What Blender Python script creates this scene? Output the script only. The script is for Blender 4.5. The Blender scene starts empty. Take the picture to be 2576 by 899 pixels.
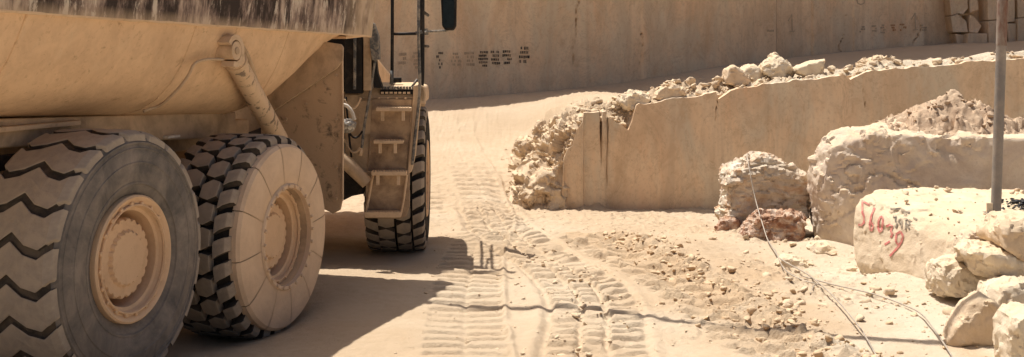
import bpy, bmesh, math, random
import numpy as np
from mathutils import Vector, Matrix

random.seed(7)
RS = np.random.RandomState(11)
SC = bpy.context.scene
COL = SC.collection
PI = math.pi

# ------------------------------------------------------------------ camera
F, CX, HY, CH = 3000.0, 1288.0, 130.0, 2.55      # focal length and horizon in pixels of a 2576 x 899 picture, camera height
cam = bpy.data.cameras.new('camera')
cam.sensor_width = 36.0
cam.lens = 36.0 * F / 2576.0
cam.shift_y = -(449.5 - HY) / 2576.0
cam.clip_start = 0.1
cam.clip_end = 2000.0
camo = bpy.data.objects.new('camera', cam)
camo.location = (0, 0, CH)
camo.rotation_euler = (PI / 2, 0, 0)
COL.objects.link(camo)
SC.camera = camo

# ------------------------------------------------------------------ light
SH = Vector((0.29, -0.25, -1.0))                 # direction the sunlight travels
ELEV = math.atan2(1.0, math.hypot(SH.x, SH.y))
AZ = math.atan2(-SH.x, -SH.y)                    # compass angle of the sun, clockwise from +Y
w = bpy.data.worlds.new('World')
SC.world = w
w.use_nodes = True
nt = w.node_tree
nt.nodes.clear()
sky = nt.nodes.new('ShaderNodeTexSky')
sky.sky_type = 'NISHITA'
sky.sun_disc = False
sky.sun_elevation = ELEV
sky.sun_rotation = AZ
sky.dust_density = 6.0
sky.air_density = 0.8
bg = nt.nodes.new('ShaderNodeBackground')
bg.inputs['Strength'].default_value = 0.068
wo = nt.nodes.new('ShaderNodeOutputWorld')
nt.links.new(sky.outputs['Color'], bg.inputs['Color'])
nt.links.new(bg.outputs['Background'], wo.inputs['Surface'])
sl = bpy.data.lights.new('sun', 'SUN')
sl.energy = 4.7
sl.angle = math.radians(0.53)
sl.color = (1.0, 0.94, 0.85)
so = bpy.data.objects.new('sun', sl)
so.rotation_euler = SH.to_track_quat('-Z', 'Y').to_euler()
so.location = (-20, 20, 60)
COL.objects.link(so)
SC.view_settings.view_transform = 'Standard'
SC.view_settings.look = 'None'
SC.view_settings.gamma = 1.0
SC.view_settings.exposure = 0.34


# ------------------------------------------------------------------ numeric noise
def _h(ix, iy, iz, seed):
    n = (ix.astype(np.int64) * 374761393 + iy.astype(np.int64) * 668265263 + iz.astype(np.int64) * 2147483647 + seed * 1274126177) & 0xFFFFFFFF
    n = ((n ^ (n >> 13)) * 1274126177) & 0xFFFFFFFF
    n = ((n ^ (n >> 16)) * 2246822519) & 0xFFFFFFFF
    return ((n ^ (n >> 15)) & 0xFFFFFF) / float(0xFFFFFF)


def vnoise(p, seed=0):
    p = np.asarray(p, float)
    i = np.floor(p).astype(np.int64)
    f = p - i
    f = f * f * f * (f * (f * 6 - 15) + 10)
    r = 0.0
    for dx in (0, 1):
        wx = f[..., 0] if dx else 1 - f[..., 0]
        for dy in (0, 1):
            wy = f[..., 1] if dy else 1 - f[..., 1]
            for dz in (0, 1):
                wz = f[..., 2] if dz else 1 - f[..., 2]
                r = r + wx * wy * wz * _h(i[..., 0] + dx, i[..., 1] + dy, i[..., 2] + dz, seed)
    return r * 2 - 1


def fbm(p, octaves=4, seed=0, gain=0.5):
    a, r, p = 1.0, 0.0, np.asarray(p, float)
    for k in range(octaves):
        r = r + a * vnoise(p * (2.03 ** k) + 17.3 * k, seed + k)
        a *= gain
    return r


def fb2(x, y, s, o=3, seed=0):
    return fbm(np.stack([x * s, y * s, np.zeros_like(x) + 0.37], -1), o, seed)


def facet(p, seed=0):
    """Piecewise planar offsets, one tilted plane for each cell: reads as broken rock."""
    p = np.asarray(p, float)
    i = np.floor(p).astype(np.int64)
    best = np.full(p.shape[:-1], 1e9)
    out = np.zeros(p.shape[:-1])
    for dx in (-1, 0, 1):
        for dy in (-1, 0, 1):
            for dz in (-1, 0, 1):
                a, b, c = i[..., 0] + dx, i[..., 1] + dy, i[..., 2] + dz
                ox = p[..., 0] - (a + _h(a, b, c, seed + 1))
                oy = p[..., 1] - (b + _h(a, b, c, seed + 2))
                oz = p[..., 2] - (c + _h(a, b, c, seed + 3))
                d = ox * ox + oy * oy + oz * oz
                v = (_h(a, b, c, seed + 4) - .5) * ox * 1.6 + (_h(a, b, c, seed + 5) - .5) * oy * 1.6 + (_h(a, b, c, seed + 6) - .5) * oz * 1.6 + (_h(a, b, c, seed + 7) - .5) * .7
                m = d < best
                best = np.where(m, d, best)
                out = np.where(m, v, out)
    return out


def sstep(a, b, x):
    t = np.clip((x - a) / (b - a), 0, 1)
    return t * t * (3 - 2 * t)


# ------------------------------------------------------------------ materials
class NT:
    def __init__(s, name):
        s.m = bpy.data.materials.new(name)
        s.m.use_nodes = True
        s.t = s.m.node_tree
        s.b = s.t.nodes['Principled BSDF']
        s.b.inputs['Specular IOR Level'].default_value = 0.25
        s.b.inputs['Roughness'].default_value = 0.9
        tc = s.t.nodes.new('ShaderNodeTexCoord')
        s.co = tc.outputs['Object']

    def n(s, typ, **kw):
        n = s.t.nodes.new(typ)
        for k, v in kw.items():
            setattr(n, k, v)
        return n

    def L(s, a, b):
        s.t.links.new(a, b)

    def vec(s, scale, loc=(0, 0, 0), src=None):
        m = s.n('ShaderNodeMapping')
        m.inputs['Scale'].default_value = scale
        m.inputs['Location'].default_value = loc
        s.L(src or s.co, m.inputs['Vector'])
        return m.outputs['Vector']

    def noise(s, scale, detail=5, rough=0.55, dist=0.0, vs=(1, 1, 1), loc=(0, 0, 0)):
        n = s.n('ShaderNodeTexNoise')
        n.inputs['Scale'].default_value = scale
        n.inputs['Detail'].default_value = detail
        n.inputs['Roughness'].default_value = rough
        n.inputs['Distortion'].default_value = dist
        s.L(s.vec(vs, loc), n.inputs['Vector'])
        return n.outputs['Fac']

    def voro(s, scale, feature='F1', vs=(1, 1, 1)):
        n = s.n('ShaderNodeTexVoronoi', feature=feature)
        n.inputs['Scale'].default_value = scale
        s.L(s.vec(vs), n.inputs['Vector'])
        return n.outputs['Distance']

    def ramp(s, fac, stops):
        n = s.n('ShaderNodeValToRGB')
        e = n.color_ramp.elements
        while len(e) < len(stops):
            e.new(0.5)
        for k, (p, c) in enumerate(stops):
            e[k].position = p
            e[k].color = (*c, 1) if not isinstance(c, (int, float)) else (c, c, c, 1)
        s.L(fac, n.inputs['Fac'])
        return n.outputs['Color']

    def mix(s, fac, a, b, blend='MIX'):
        n = s.n('ShaderNodeMix', data_type='RGBA', blend_type=blend)
        if isinstance(fac, (int, float)):
            n.inputs['Factor'].default_value = fac
        else:
            s.L(fac, n.inputs['Factor'])
        for v, k in ((a, 'A'), (b, 'B')):
            i = [q for q in n.inputs if q.name == k and q.type == 'RGBA'][0]
            if isinstance(v, tuple):
                i.default_value = (*v, 1)
            else:
                s.L(v, i)
        return [q for q in n.outputs if q.type == 'RGBA'][0]

    def math(s, op, a, b=0.0):
        n = s.n('ShaderNodeMath', operation=op)
        for v, i in ((a, n.inputs[0]), (b, n.inputs[1])):
            if isinstance(v, (int, float)):
                i.default_value = v
            else:
                s.L(v, i)
        return n.outputs[0]

    def sep(s, axis):
        n = s.n('ShaderNodeSeparateXYZ')
        s.L(s.co, n.inputs[0])
        return n.outputs[axis]

    def attr(s, name):
        n = s.n('ShaderNodeAttribute', attribute_name=name)
        return n.outputs['Fac']

    def color(s, c):
        if isinstance(c, tuple):
            s.b.inputs['Base Color'].default_value = (*c, 1)
        else:
            s.L(c, s.b.inputs['Base Color'])

    def bump(s, h, strength=0.5, dist=0.02):
        n = s.n('ShaderNodeBump')
        n.inputs['Strength'].default_value = strength
        n.inputs['Distance'].default_value = dist
        s.L(h, n.inputs['Height'])
        s.L(n.outputs['Normal'], s.b.inputs['Normal'])

    def rough(s, v):
        if isinstance(v, (int, float)):
            s.b.inputs['Roughness'].default_value = v
        else:
            s.L(v, s.b.inputs['Roughness'])


M = {}


def add_up(t, *hs):
    r = hs[0]
    for h in hs[1:]:
        r = t.math('ADD', r, h)
    return r


def m_ground():
    t = NT('dry_dust')
    big = t.noise(0.55, 5, 0.6)
    c = t.ramp(big, [(0.3, (0.485, 0.365, 0.245)), (0.52, (0.545, 0.42, 0.29)), (0.72, (0.59, 0.468, 0.335))])
    fine = t.noise(9, 6, 0.65)
    c = t.mix(t.ramp(fine, [(0.35, 0.0), (0.75, 0.55)]), c, (0.45, 0.335, 0.215))
    sp = t.ramp(t.noise(46, 3, 0.6), [(0.6, 0.0), (0.75, 0.5)])
    c = t.mix(sp, c, (0.5, 0.35, 0.22))
    c = t.mix(t.attr('chalk'), c, (0.60, 0.515, 0.395))
    c = t.mix(t.attr('damp'), c, (0.49, 0.355, 0.225))
    c = t.mix(t.attr('grey'), c, (0.50, 0.38, 0.275))
    t.color(c)
    t.bump(add_up(t, t.noise(30, 6, 0.7), t.math('MULTIPLY', t.noise(110, 3, 0.6), 0.5)), 0.7, 0.03)
    return t.m


def m_rockwall(name, dark, mid, light, grey):
    t = NT(name)
    st = t.noise(1.0, 7, 0.62, 0.6, vs=(1.2, 1.2, 0.55))
    c = t.ramp(st, [(0.33, dark), (0.5, mid), (0.66, light)])
    g = t.ramp(t.noise(0.75, 5, 0.6, 1.2, vs=(1.1, 1.1, 0.45), loc=(3, 1, 7)), [(0.46, 0.0), (0.60, 0.9)])
    c = t.mix(g, c, grey)
    pk = t.ramp(t.noise(0.9, 4, 0.6, 0.4, vs=(1, 1, 0.45), loc=(9, 4, 2)), [(0.55, 0.0), (0.72, 0.5)])
    c = t.mix(pk, c, (mid[0] * 1.06, mid[1] * 0.86, mid[2] * 0.72))
    dr = t.ramp(t.noise(1.0, 6, 0.65, 0.8, vs=(2.2, 2.2, 0.22), loc=(6, 3, 1)), [(0.48, 0.0), (0.62, 0.6)])
    c = t.mix(dr, c, (dark[0] * .9, dark[1] * .95, dark[2] * 1.02))
    wh = t.ramp(t.noise(1.0, 6, 0.7, 0.8, vs=(2.4, 2.4, 0.7), loc=(2, 9, 4)), [(0.54, 0.0), (0.72, 0.45)])
    c = t.mix(wh, c, (0.80, 0.68, 0.51))
    ve = t.ramp(t.noise(0.9, 7, 0.65, 1.6, vs=(1.2, 1.2, 0.8), loc=(1, 8, 3)), [(0.486, 0.0), (0.497, 0.3), (0.508, 0.0)])
    c = t.mix(ve, c, (dark[0] * 0.5, dark[1] * 0.48, dark[2] * 0.45))
    bl = t.ramp(t.noise(3.2, 7, 0.72, 0.9, vs=(1, 1, .8), loc=(4, 4, 8)), [(0.52, 0.0), (0.66, 0.5)])
    c = t.mix(bl, c, (dark[0] * .88, dark[1] * .86, dark[2] * .84))
    sp = t.ramp(t.noise(16, 5, 0.7, vs=(1, 1, 0.9)), [(0.52, 0.0), (0.75, 0.6)])
    c = t.mix(sp, c, (dark[0] * 0.75, dark[1] * 0.72, dark[2] * 0.7))
    c = t.mix(t.attr('crack'), c, (dark[0] * 0.45, dark[1] * 0.40, dark[2] * 0.36))
    t.color(c)
    t.rough(0.85)
    t.bump(add_up(t, t.noise(5, 8, 0.7, vs=(1, 1, 0.6)), t.math('MULTIPLY', t.noise(60, 4, 0.6), 0.25)), 0.28, 0.04)
    return t.m


def m_stone(name, a, b, c3, stain=None, amount=0.5, scale=3.0, dust=0.85):
    t = NT(name)
    c = t.ramp(t.noise(scale, 7, 0.65, 0.5), [(0.3, a), (0.52, b), (0.75, c3)])
    if stain:
        c = t.mix(t.ramp(t.noise(scale * 0.8, 6, 0.7, 1.0, loc=(5, 2, 9)), [(0.47, 0.0), (0.64, amount)]), c, stain)
    c = t.mix(t.ramp(t.noise(scale * 12, 4, 0.7), [(0.55, 0.0), (0.8, 0.45)]), c, (a[0] * 0.7, a[1] * 0.65, a[2] * 0.6))
    geo = t.n('ShaderNodeNewGeometry')
    sx = t.n('ShaderNodeSeparateXYZ')
    t.L(geo.outputs['Normal'], sx.inputs[0])
    up = t.math('MULTIPLY', t.ramp(sx.outputs[2], [(0.45, 0.0), (0.85, dust)]), t.ramp(t.noise(6, 4), [(0.3, 0.3), (0.6, 1.0)]))
    c = t.mix(up, c, (0.64, 0.505, 0.335))            # settled dust on upward faces
    t.color(c)
    t.bump(add_up(t, t.noise(scale * 3, 8, 0.72), t.math('MULTIPLY', t.noise(70, 4, 0.6), 0.25)), 0.5, 0.045)
    return t.m


def m_dusty(name, base, dust, lo=0.35, hi=0.6, scale=3.0, rough=0.85, spec=0.25, vs=(1, 1, 1), topdust=True):
    t = NT(name)
    n = t.noise(scale, 6, 0.68, 0.4, vs=vs)
    f = t.ramp(n, [(lo, 0.0), (hi, 1.0)])
    d = t.ramp(t.noise(1.4, 5, 0.6), [(0.3, (dust[0] * 0.88, dust[1] * 0.85, dust[2] * 0.82)), (0.7, dust)])
    c = t.mix(f, base, d)
    if topdust:
        geo = t.n('ShaderNodeNewGeometry')
        sx = t.n('ShaderNodeSeparateXYZ')
        t.L(geo.outputs['Normal'], sx.inputs[0])
        c = t.mix(t.ramp(sx.outputs[2], [(0.55, 0.0), (0.9, 0.9)]), c, (0.64, 0.47, 0.29))
    c = t.mix(t.ramp(t.noise(34, 4, 0.7), [(0.58, 0.0), (0.78, 0.4)]), c, (dust[0] * 0.55, dust[1] * 0.5, dust[2] * 0.46))
    t.color(c)
    t.rough(rough)
    t.b.inputs['Specular IOR Level'].default_value = spec
    t.bump(add_up(t, t.noise(26, 5, 0.7), t.math('MULTIPLY', n, 0.6)), 0.25, 0.015)
    return t.m


def m_body(name, base, dust, lo, hi, scale, topdust=False):
    t = NT(name)
    c = t.mix(t.ramp(t.noise(scale, 7, 0.7, 0.3), [(lo, 0.0), (hi, 1.0)]), base, dust)
    c = t.mix(t.ramp(t.noise(1.3, 5, 0.6, 0.5, vs=(1, 1, .7)), [(0.5, 0.0), (0.68, 0.5)]), c, (base[0] * .8, base[1] * .76, base[2] * .72))
    c = t.mix(t.ramp(t.noise(18, 5, 0.75, 0.3), [(0.56, 0.0), (0.7, 0.55)]), c, (base[0] * .62, base[1] * .56, base[2] * .5))
    c = t.mix(t.ramp(t.noise(1.0, 6, 0.7, 0.2, vs=(7, 7, .7), loc=(3, 3, 3)), [(0.55, 0.0), (0.72, 0.4)]), c, (0.72, 0.56, 0.385))
    c = t.mix(t.ramp(t.noise(7, 4, 0.6, 0.6, loc=(8, 1, 2)), [(0.66, 0.0), (0.74, 0.6)]), c, (base[0] * .5, base[1] * .44, base[2] * .38))
    t.color(c)
    t.bump(add_up(t, t.noise(40, 5, 0.7), t.noise(3, 3, 0.5)), 0.22, 0.012)
    return t.m


def m_plain(name, c, rough=0.5, metal=0.0, spec=0.4):
    t = NT(name)
    v = t.ramp(t.noise(14, 5, 0.65), [(0.35, tuple(x * 0.8 for x in c)), (0.65, tuple(min(1, x * 1.15) for x in c))])
    t.color(v)
    t.rough(rough)
    t.b.inputs['Metallic'].default_value = metal
    t.b.inputs['Specular IOR Level'].default_value = spec
    return t.m


def m_band():
    t = NT('scraped_body_side')
    s1 = t.noise(1.0, 6, 0.62, 0.5, vs=(2.6, 2.6, 1.5))
    s2 = t.noise(1.0, 8, 0.78, 0.25, vs=(9, 9, 1.5), loc=(4, 2, 1))
    s3 = t.noise(1.0, 6, 0.75, 0.4, vs=(5, 5, 2.2), loc=(1, 5, 2))
    c = t.ramp(t.math('ADD', t.math('MULTIPLY', s1, 0.55), t.math('MULTIPLY', s2, 0.45)), [(0.44, (0.05, 0.038, 0.034)), (0.485, (0.16, 0.12, 0.105)), (0.525, (0.32, 0.245, 0.205)), (0.58, (0.54, 0.44, 0.36))])
    c = t.mix(t.ramp(t.math('MULTIPLY', s2, s3), [(0.285, 0.0), (0.325, 0.85)]), c, (0.64, 0.575, 0.49))
    f = t.math('MULTIPLY', t.attr('fade'), t.ramp(t.noise(1, 6, 0.7, vs=(9, 9, 1.5)), [(0.3, 0.3), (0.55, 1.0)]))
    c = t.mix(f, c, (0.58, 0.45, 0.315))
    t.color(c)
    t.bump(s2, 0.4, 0.01)
    return t.m


DUST = (0.60, 0.41, 0.225)
M['ground'] = m_ground()
M['cut'] = m_rockwall('sawn_limestone', (0.62, 0.45, 0.295), (0.77, 0.58, 0.395), (0.83, 0.66, 0.475), (0.62, 0.53, 0.405))
M['back'] = m_rockwall('sawn_limestone_far', (0.74, 0.52, 0.325), (0.87, 0.64, 0.42), (0.90, 0.71, 0.495), (0.75, 0.605, 0.425))
M['white'] = m_stone('white_limestone', (0.62, 0.50, 0.36), (0.74, 0.63, 0.48), (0.80, 0.72, 0.58))
M['tan'] = m_stone('tan_limestone', (0.56, 0.42, 0.28), (0.68, 0.54, 0.39), (0.75, 0.62, 0.47))
M['bigblock'] = m_stone('rough_beige_limestone', (0.52, 0.40, 0.30), (0.67, 0.55, 0.425), (0.77, 0.67, 0.55), (0.53, 0.42, 0.35), 0.5, 2.2)
M['number'] = m_stone('pale_cream_limestone', (0.66, 0.52, 0.36), (0.73, 0.60, 0.44), (0.77, 0.66, 0.50), None, 0, 1.6)
M['banded'] = m_stone('brown_banded_stone', (0.42, 0.33, 0.24), (0.60, 0.52, 0.42), (0.80, 0.75, 0.65), (0.47, 0.26, 0.13), 0.8, 3.6, 0.2)
M['red'] = m_stone('rust_red_stone', (0.20, 0.085, 0.05), (0.40, 0.22, 0.14), (0.74, 0.64, 0.53), (0.72, 0.62, 0.52), 0.85, 6.0, 0.25)
M['dirt'] = m_stone('brown_earth', (0.40, 0.275, 0.185), (0.50, 0.365, 0.255), (0.58, 0.45, 0.33), None, 0, 6.0, 0.2)
M['rubble'] = m_stone('dusty_rubble', (0.54, 0.40, 0.27), (0.66, 0.52, 0.37), (0.75, 0.63, 0.48), None, 0, 3.0)
M['clod'] = m_stone('damp_clods', (0.46, 0.31, 0.185), (0.55, 0.385, 0.235), (0.64, 0.48, 0.32), None, 0, 3.0)
M['body'] = m_body('dust_coated_body', (0.62, 0.435, 0.275), (0.75, 0.535, 0.34), 0.30, 0.6, 5.0, topdust=False)
M['band'] = m_band()
M['hoist'] = m_dusty('chipped_hoist_paint', (0.24, 0.185, 0.14), (0.72, 0.545, 0.375), 0.38, 0.44, 9.0, vs=(1, 1, .6), topdust=False)
M['chassis'] = m_dusty('dusty_chassis', (0.34, 0.255, 0.175), (0.64, 0.485, 0.33), 0.32, 0.56, 2.5)
M['flap'] = m_dusty('speckled_mud_flap', (0.20, 0.15, 0.105), (0.66, 0.49, 0.325), 0.30, 0.44, 8.0, topdust=False)
M['ladder'] = m_dusty('dusty_ladder_panel', (0.22, 0.155, 0.11), (0.54, 0.40, 0.27), 0.32, 0.6, 4.0)
M['step'] = m_dusty('caked_step', (0.52, 0.38, 0.245), (0.72, 0.55, 0.38), 0.3, 0.5, 6.0)
M['rubber'] = m_dusty('dark_rubber', (0.018, 0.017, 0.016), (0.10, 0.08, 0.062), 0.5, 0.95, 4.0, topdust=False)
M['sidewall'] = m_dusty('dusty_sidewall', (0.13, 0.122, 0.115), (0.31, 0.275, 0.24), 0.36, 0.66, 3.5, topdust=False)
M['groove'] = m_dusty('black_groove_rubber', (0.04, 0.036, 0.033), (0.16, 0.13, 0.10), 0.40, 0.70, 4.0, topdust=False)
M['tread'] = m_dusty('dusty_tread', (0.23, 0.20, 0.17), (0.42, 0.355, 0.285), 0.25, 0.55, 5.0, topdust=False)
M['worn'] = m_dusty('worn_dusty_tread', (0.26, 0.23, 0.20), (0.45, 0.39, 0.32), 0.25, 0.55, 4.0, topdust=False)
M['rim'] = m_dusty('dust_caked_rim', (0.62, 0.43, 0.27), (0.80, 0.58, 0.38), 0.25, 0.5, 4.0, topdust=False)
M['cover'] = m_dusty('dust_caked_cover', (0.60, 0.445, 0.31), (0.77, 0.59, 0.42), 0.25, 0.55, 3.0, topdust=False)
M['black'] = m_dusty('black_steel', (0.014, 0.013, 0.013), (0.12, 0.09, 0.065), 0.5, 0.9, 5.0, rough=0.6, topdust=False)
M['rail'] = m_dusty('worn_grey_rail', (0.09, 0.095, 0.10), (0.40, 0.36, 0.30), 0.42, 0.6, 9.0, rough=0.6, topdust=False)
M['glass'] = m_plain('dark_mirror_glass', (0.02, 0.03, 0.035), 0.06, 0.0, 0.8)
M['hose'] = m_plain('white_hose', (0.75, 0.70, 0.62), 0.5)
M['wrap'] = m_plain('clear_plastic_wrap', (0.42, 0.40, 0.36), 0.2, 0.3)
M['wire'] = m_plain('steel_wire', (0.42, 0.37, 0.31), 0.5, 0.2)
M['pole'] = m_dusty('galvanised_pole', (0.22, 0.20, 0.185), (0.38, 0.325, 0.27), 0.4, 0.7, 5.0, 0.55, 0.4, topdust=False)
M['asphalt'] = m_plain('black_lumps', (0.018, 0.018, 0.02), 0.55)
M['redpaint'] = m_dusty('red_spray_paint', (0.58, 0.19, 0.17), (0.68, 0.45, 0.34), 0.46, 0.70, 16.0, topdust=False)
M['greypaint'] = m_dusty('faded_black_paint', (0.14, 0.125, 0.105), (0.50, 0.41, 0.30), 0.42, 0.66, 14.0, topdust=False)
M['blackpaint'] = m_dusty('black_stencil_paint', (0.085, 0.075, 0.065), (0.56, 0.42, 0.28), 0.46, 0.68, 9.0, topdust=False)
M['fadepaint'] = m_dusty('faint_stencil_paint', (0.46, 0.35, 0.25), (0.70, 0.53, 0.365), 0.35, 0.75, 10.0, topdust=False)
M['orangepaint'] = m_dusty('faint_orange_paint', (0.52, 0.22, 0.09), (0.52, 0.34, 0.19), 0.35, 0.75, 10.0, topdust=False)
M['cable'] = m_plain('black_cable', (0.02, 0.02, 0.02), 0.6)


# ------------------------------------------------------------------ mesh helpers
def newobj(name, me, mat=None, parent=None, smooth=False):
    o = bpy.data.objects.new(name, me)
    COL.objects.link(o)
    if mat:
        me.materials.append(M[mat])
    if parent:
        o.parent = parent
    if smooth:
        me.polygons.foreach_set('use_smooth', [True] * len(me.polygons))
    return o


def pymesh(name, v, f):
    me = bpy.data.meshes.new(name)
    me.from_pydata([tuple(map(float, q)) for q in v], [], [tuple(int(i) for i in q) for q in f])
    me.update()
    return me


def np_mesh(name, v, f):
    """Quads or triangles given as numpy arrays."""
    v = np.asarray(v, np.float32)
    f = np.asarray(f, np.int32)
    k = f.shape[1]
    me = bpy.data.meshes.new(name)
    me.vertices.add(len(v))
    me.vertices.foreach_set('co', v.ravel())
    me.loops.add(f.size)
    me.loops.foreach_set('vertex_index', f.ravel())
    me.polygons.add(len(f))
    me.polygons.foreach_set('loop_start', np.arange(0, f.size, k, dtype=np.int32))
    me.polygons.foreach_set('loop_total', np.full(len(f), k, np.int32))
    me.update(calc_edges=True)
    return me


def vattr(me, name, arr):
    a = me.attributes.new(name, 'FLOAT', 'POINT')
    a.data.foreach_set('value', np.asarray(arr, np.float32).ravel())


def tag(o, label=None, cat=None, group=None, kind=None):
    for k, v in (('label', label), ('category', cat), ('group', group), ('kind', kind)):
        if v:
            o[k] = v
    return o


class MB:
    def __init__(s):
        s.v, s.f = [], []

    def add(s, v, f):
        b = len(s.v)
        s.v += [Vector(q) for q in v]
        s.f += [tuple(i + b for i in q) for q in f]
        return s

    def box(s, c, ax, ay, az):
        c = Vector(c)
        ax, ay, az = Vector(ax), Vector(ay), Vector(az)
        v = [c + i * ax + j * ay + k * az for k in (-1, 1) for j in (-1, 1) for i in (-1, 1)]
        return s.add(v, [(0, 2, 3, 1), (4, 5, 7, 6), (0, 1, 5, 4), (2, 6, 7, 3), (0, 4, 6, 2), (1, 3, 7, 5)])

    def prism(s, poly, ext):
        poly = [Vector(p) for p in poly]
        ext = Vector(ext)
        n = len(poly)
        v = poly + [p + ext for p in poly]
        f = [tuple(range(n))[::-1], tuple(range(n, 2 * n))] + [(i, (i + 1) % n, n + (i + 1) % n, n + i) for i in range(n)]
        return s.add(v, f)

    def tube(s, pts, r, seg=8, closed=False):
        pts = [Vector(p) for p in pts]
        rs = r if isinstance(r, (list, tuple)) else [r] * len(pts)
        v, f, n = [], [], len(pts)
        side = None
        for i, p in enumerate(pts):
            d = (pts[min(i + 1, n - 1)] - pts[max(i - 1, 0)]).normalized()
            if side is None:
                side = d.cross(Vector((0, 0, 1)))
                if side.length < 1e-3:
                    side = d.cross(Vector((1, 0, 0)))
            side = (side - d * side.dot(d)).normalized()
            up = d.cross(side)
            for k in range(seg):
                a = 2 * PI * k / seg
                v.append(p + (side * math.cos(a) + up * math.sin(a)) * rs[i])
        for i in range(n - 1):
            for k in range(seg):
                f.append((i * seg + k, i * seg + (k + 1) % seg, (i + 1) * seg + (k + 1) % seg, (i + 1) * seg + k))
        f += [tuple(range(seg))[::-1], tuple(range((n - 1) * seg, n * seg))]
        return s.add(v, f)

    def lathe(s, prof, seg=64, a0=0.0, a1=2 * PI, wob=None):
        """prof: (x, r) pairs turned round the local X axis."""
        full = abs(a1 - a0 - 2 * PI) < 1e-6
        ns = seg if full else seg + 1
        v, f = [], []
        for k in range(ns):
            a = a0 + (a1 - a0) * k / seg
            for (x, r) in prof:
                rr = r * (1 + (wob(a) if wob else 0))
                v.append((x, -rr * math.sin(a), rr * math.cos(a)))
        m = len(prof)
        for k in range(seg):
            q = (k + 1) % ns
            for i in range(m - 1):
                f.append((k * m + i, k * m + i + 1, q * m + i + 1, q * m + i))
        return s.add(v, f)

    def build(s, name, mat, parent=None, off=None, smooth=False, bevel=0.0, auto=None):
        off = Vector(off) if off is not None else Vector((0, 0, 0))
        me = pymesh(name, [p - off for p in s.v], s.f)
        bm = bmesh.new()
        bm.from_mesh(me)
        bmesh.ops.recalc_face_normals(bm, faces=bm.faces)
        bm.to_mesh(me)
        bm.free()
        o = newobj(name, me, mat, parent, smooth or auto is not None)
        if auto is not None:
            for e in range(0):
                pass
            me.set_sharp_from_angle(angle=auto)
        if bevel:
            b = o.modifiers.new('bevel', 'BEVEL')
            b.width = bevel
            b.segments = 2
            b.limit_method = 'ANGLE'
        return o


def px(x, y, Y):
    """Picture pixel to the point on the plane at depth Y."""
    return Vector(((x - CX) / F * Y, Y, CH - (y - HY) / F * Y))


def smooth_path(pts, n=8):
    pts = [Vector(p) for p in pts]
    q = [pts[0] * 2 - pts[1]] + pts + [pts[-1] * 2 - pts[-2]]
    out = []
    for i in range(1, len(q) - 2):
        for k in range(n):
            t = k / n
            a, b, c, d = q[i - 1], q[i], q[i + 1], q[i + 2]
            out.append(0.5 * ((2 * b) + (c - a) * t + (2 * a - 5 * b + 4 * c - d) * t * t + (3 * b - a - 3 * c + d) * t ** 3))
    return out + [pts[-1]]


# ------------------------------------------------------------------ terrain
BENCH_X = [-30, -8, -2, 1.16, 2.04, 4.5, 6.1, 8.2, 10.4, 14, 30, 80]
BENCH_Z = [0.6, 0.9, 1.42, 1.60, 1.73, 2.08, 2.28, 2.46, 2.64, 2.85, 3.3, 3.3]


def bench(X):
    return np.interp(X, BENCH_X, BENCH_Z)


def ycut(X):
    return 19.25 - 0.09 * (X - 1.16)


TOPX = [0.80, 0.84, 0.90, 0.98, 1.04, 1.13, 1.16, 1.41, 1.425, 1.44, 1.46, 1.52, 1.53, 1.55, 1.62, 1.80, 1.87, 1.93, 2.00, 2.06, 2.30, 3.0, 3.26, 3.30, 3.38, 3.5, 4.5, 5.3, 5.36, 5.5, 6.1, 6.4, 7.0, 8.2, 10.4, 14]
TOPZ = [0.30, 0.82, 0.98, 1.05, 1.30, 1.40, 1.55, 1.58, 1.20, 1.05, 1.58, 1.60, 1.25, 1.50, 1.46, 1.36, 1.30, 1.42, 1.66, 1.70, 1.74, 1.86, 1.90, 1.78, 1.84, 1.93, 2.09, 2.19, 2.12, 2.20, 2.29, 2.31, 2.37, 2.47, 2.65, 2.85]


def cut_top(X):
    j = 0.022 * fbm(np.stack([X * 6, 0 * X, 0 * X], -1), 3, 66)
    return np.interp(X, TOPX, TOPZ) + j


def yback(X):
    return np.interp(X, [-60, -8, -2, 2.1, 5.45, 8, 10.4, 14, 40], [27, 28.6, 29.0, 29.9, 30.8, 31.8, 32.6, 33.4, 40])


T1 = ([7, 10, 12, 14.7, 16.2, 17.8, 20, 23, 26], [-0.30, -0.39, -0.47, -0.50, -0.42, -0.30, -0.55, -1.1, -1.3])
T2 = ([7, 10, 11, 12.1, 13.4, 14.7, 16.6, 18.2, 20], [0.55, 0.68, 0.76, 0.83, 0.72, 0.36, -0.10, -0.35, -0.55])
T3 = ([8, 10.4, 11.6, 12.8, 14, 15.6, 17.0], [2.7, 2.25, 2.08, 1.84, 1.58, 1.15, 0.7])


def path(tr, Y):
    ys, xs = tr
    d = 0.35
    return (np.interp(Y, ys, xs) + np.interp(Y - d, ys, xs) + np.interp(Y + d, ys, xs) + np.interp(Y - 2 * d, ys, xs) + np.interp(Y + 2 * d, ys, xs)) / 5


def saw(s, sharp=0.16):
    t = s - np.floor(s)
    return np.where(t < sharp, t / sharp, 1 - (t - sharp) / (1 - sharp))


def bar(s, w0=.10):
    t = s - np.floor(s)
    return sstep(0, w0, t) * (1 - sstep(.50, .85, t))


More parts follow.
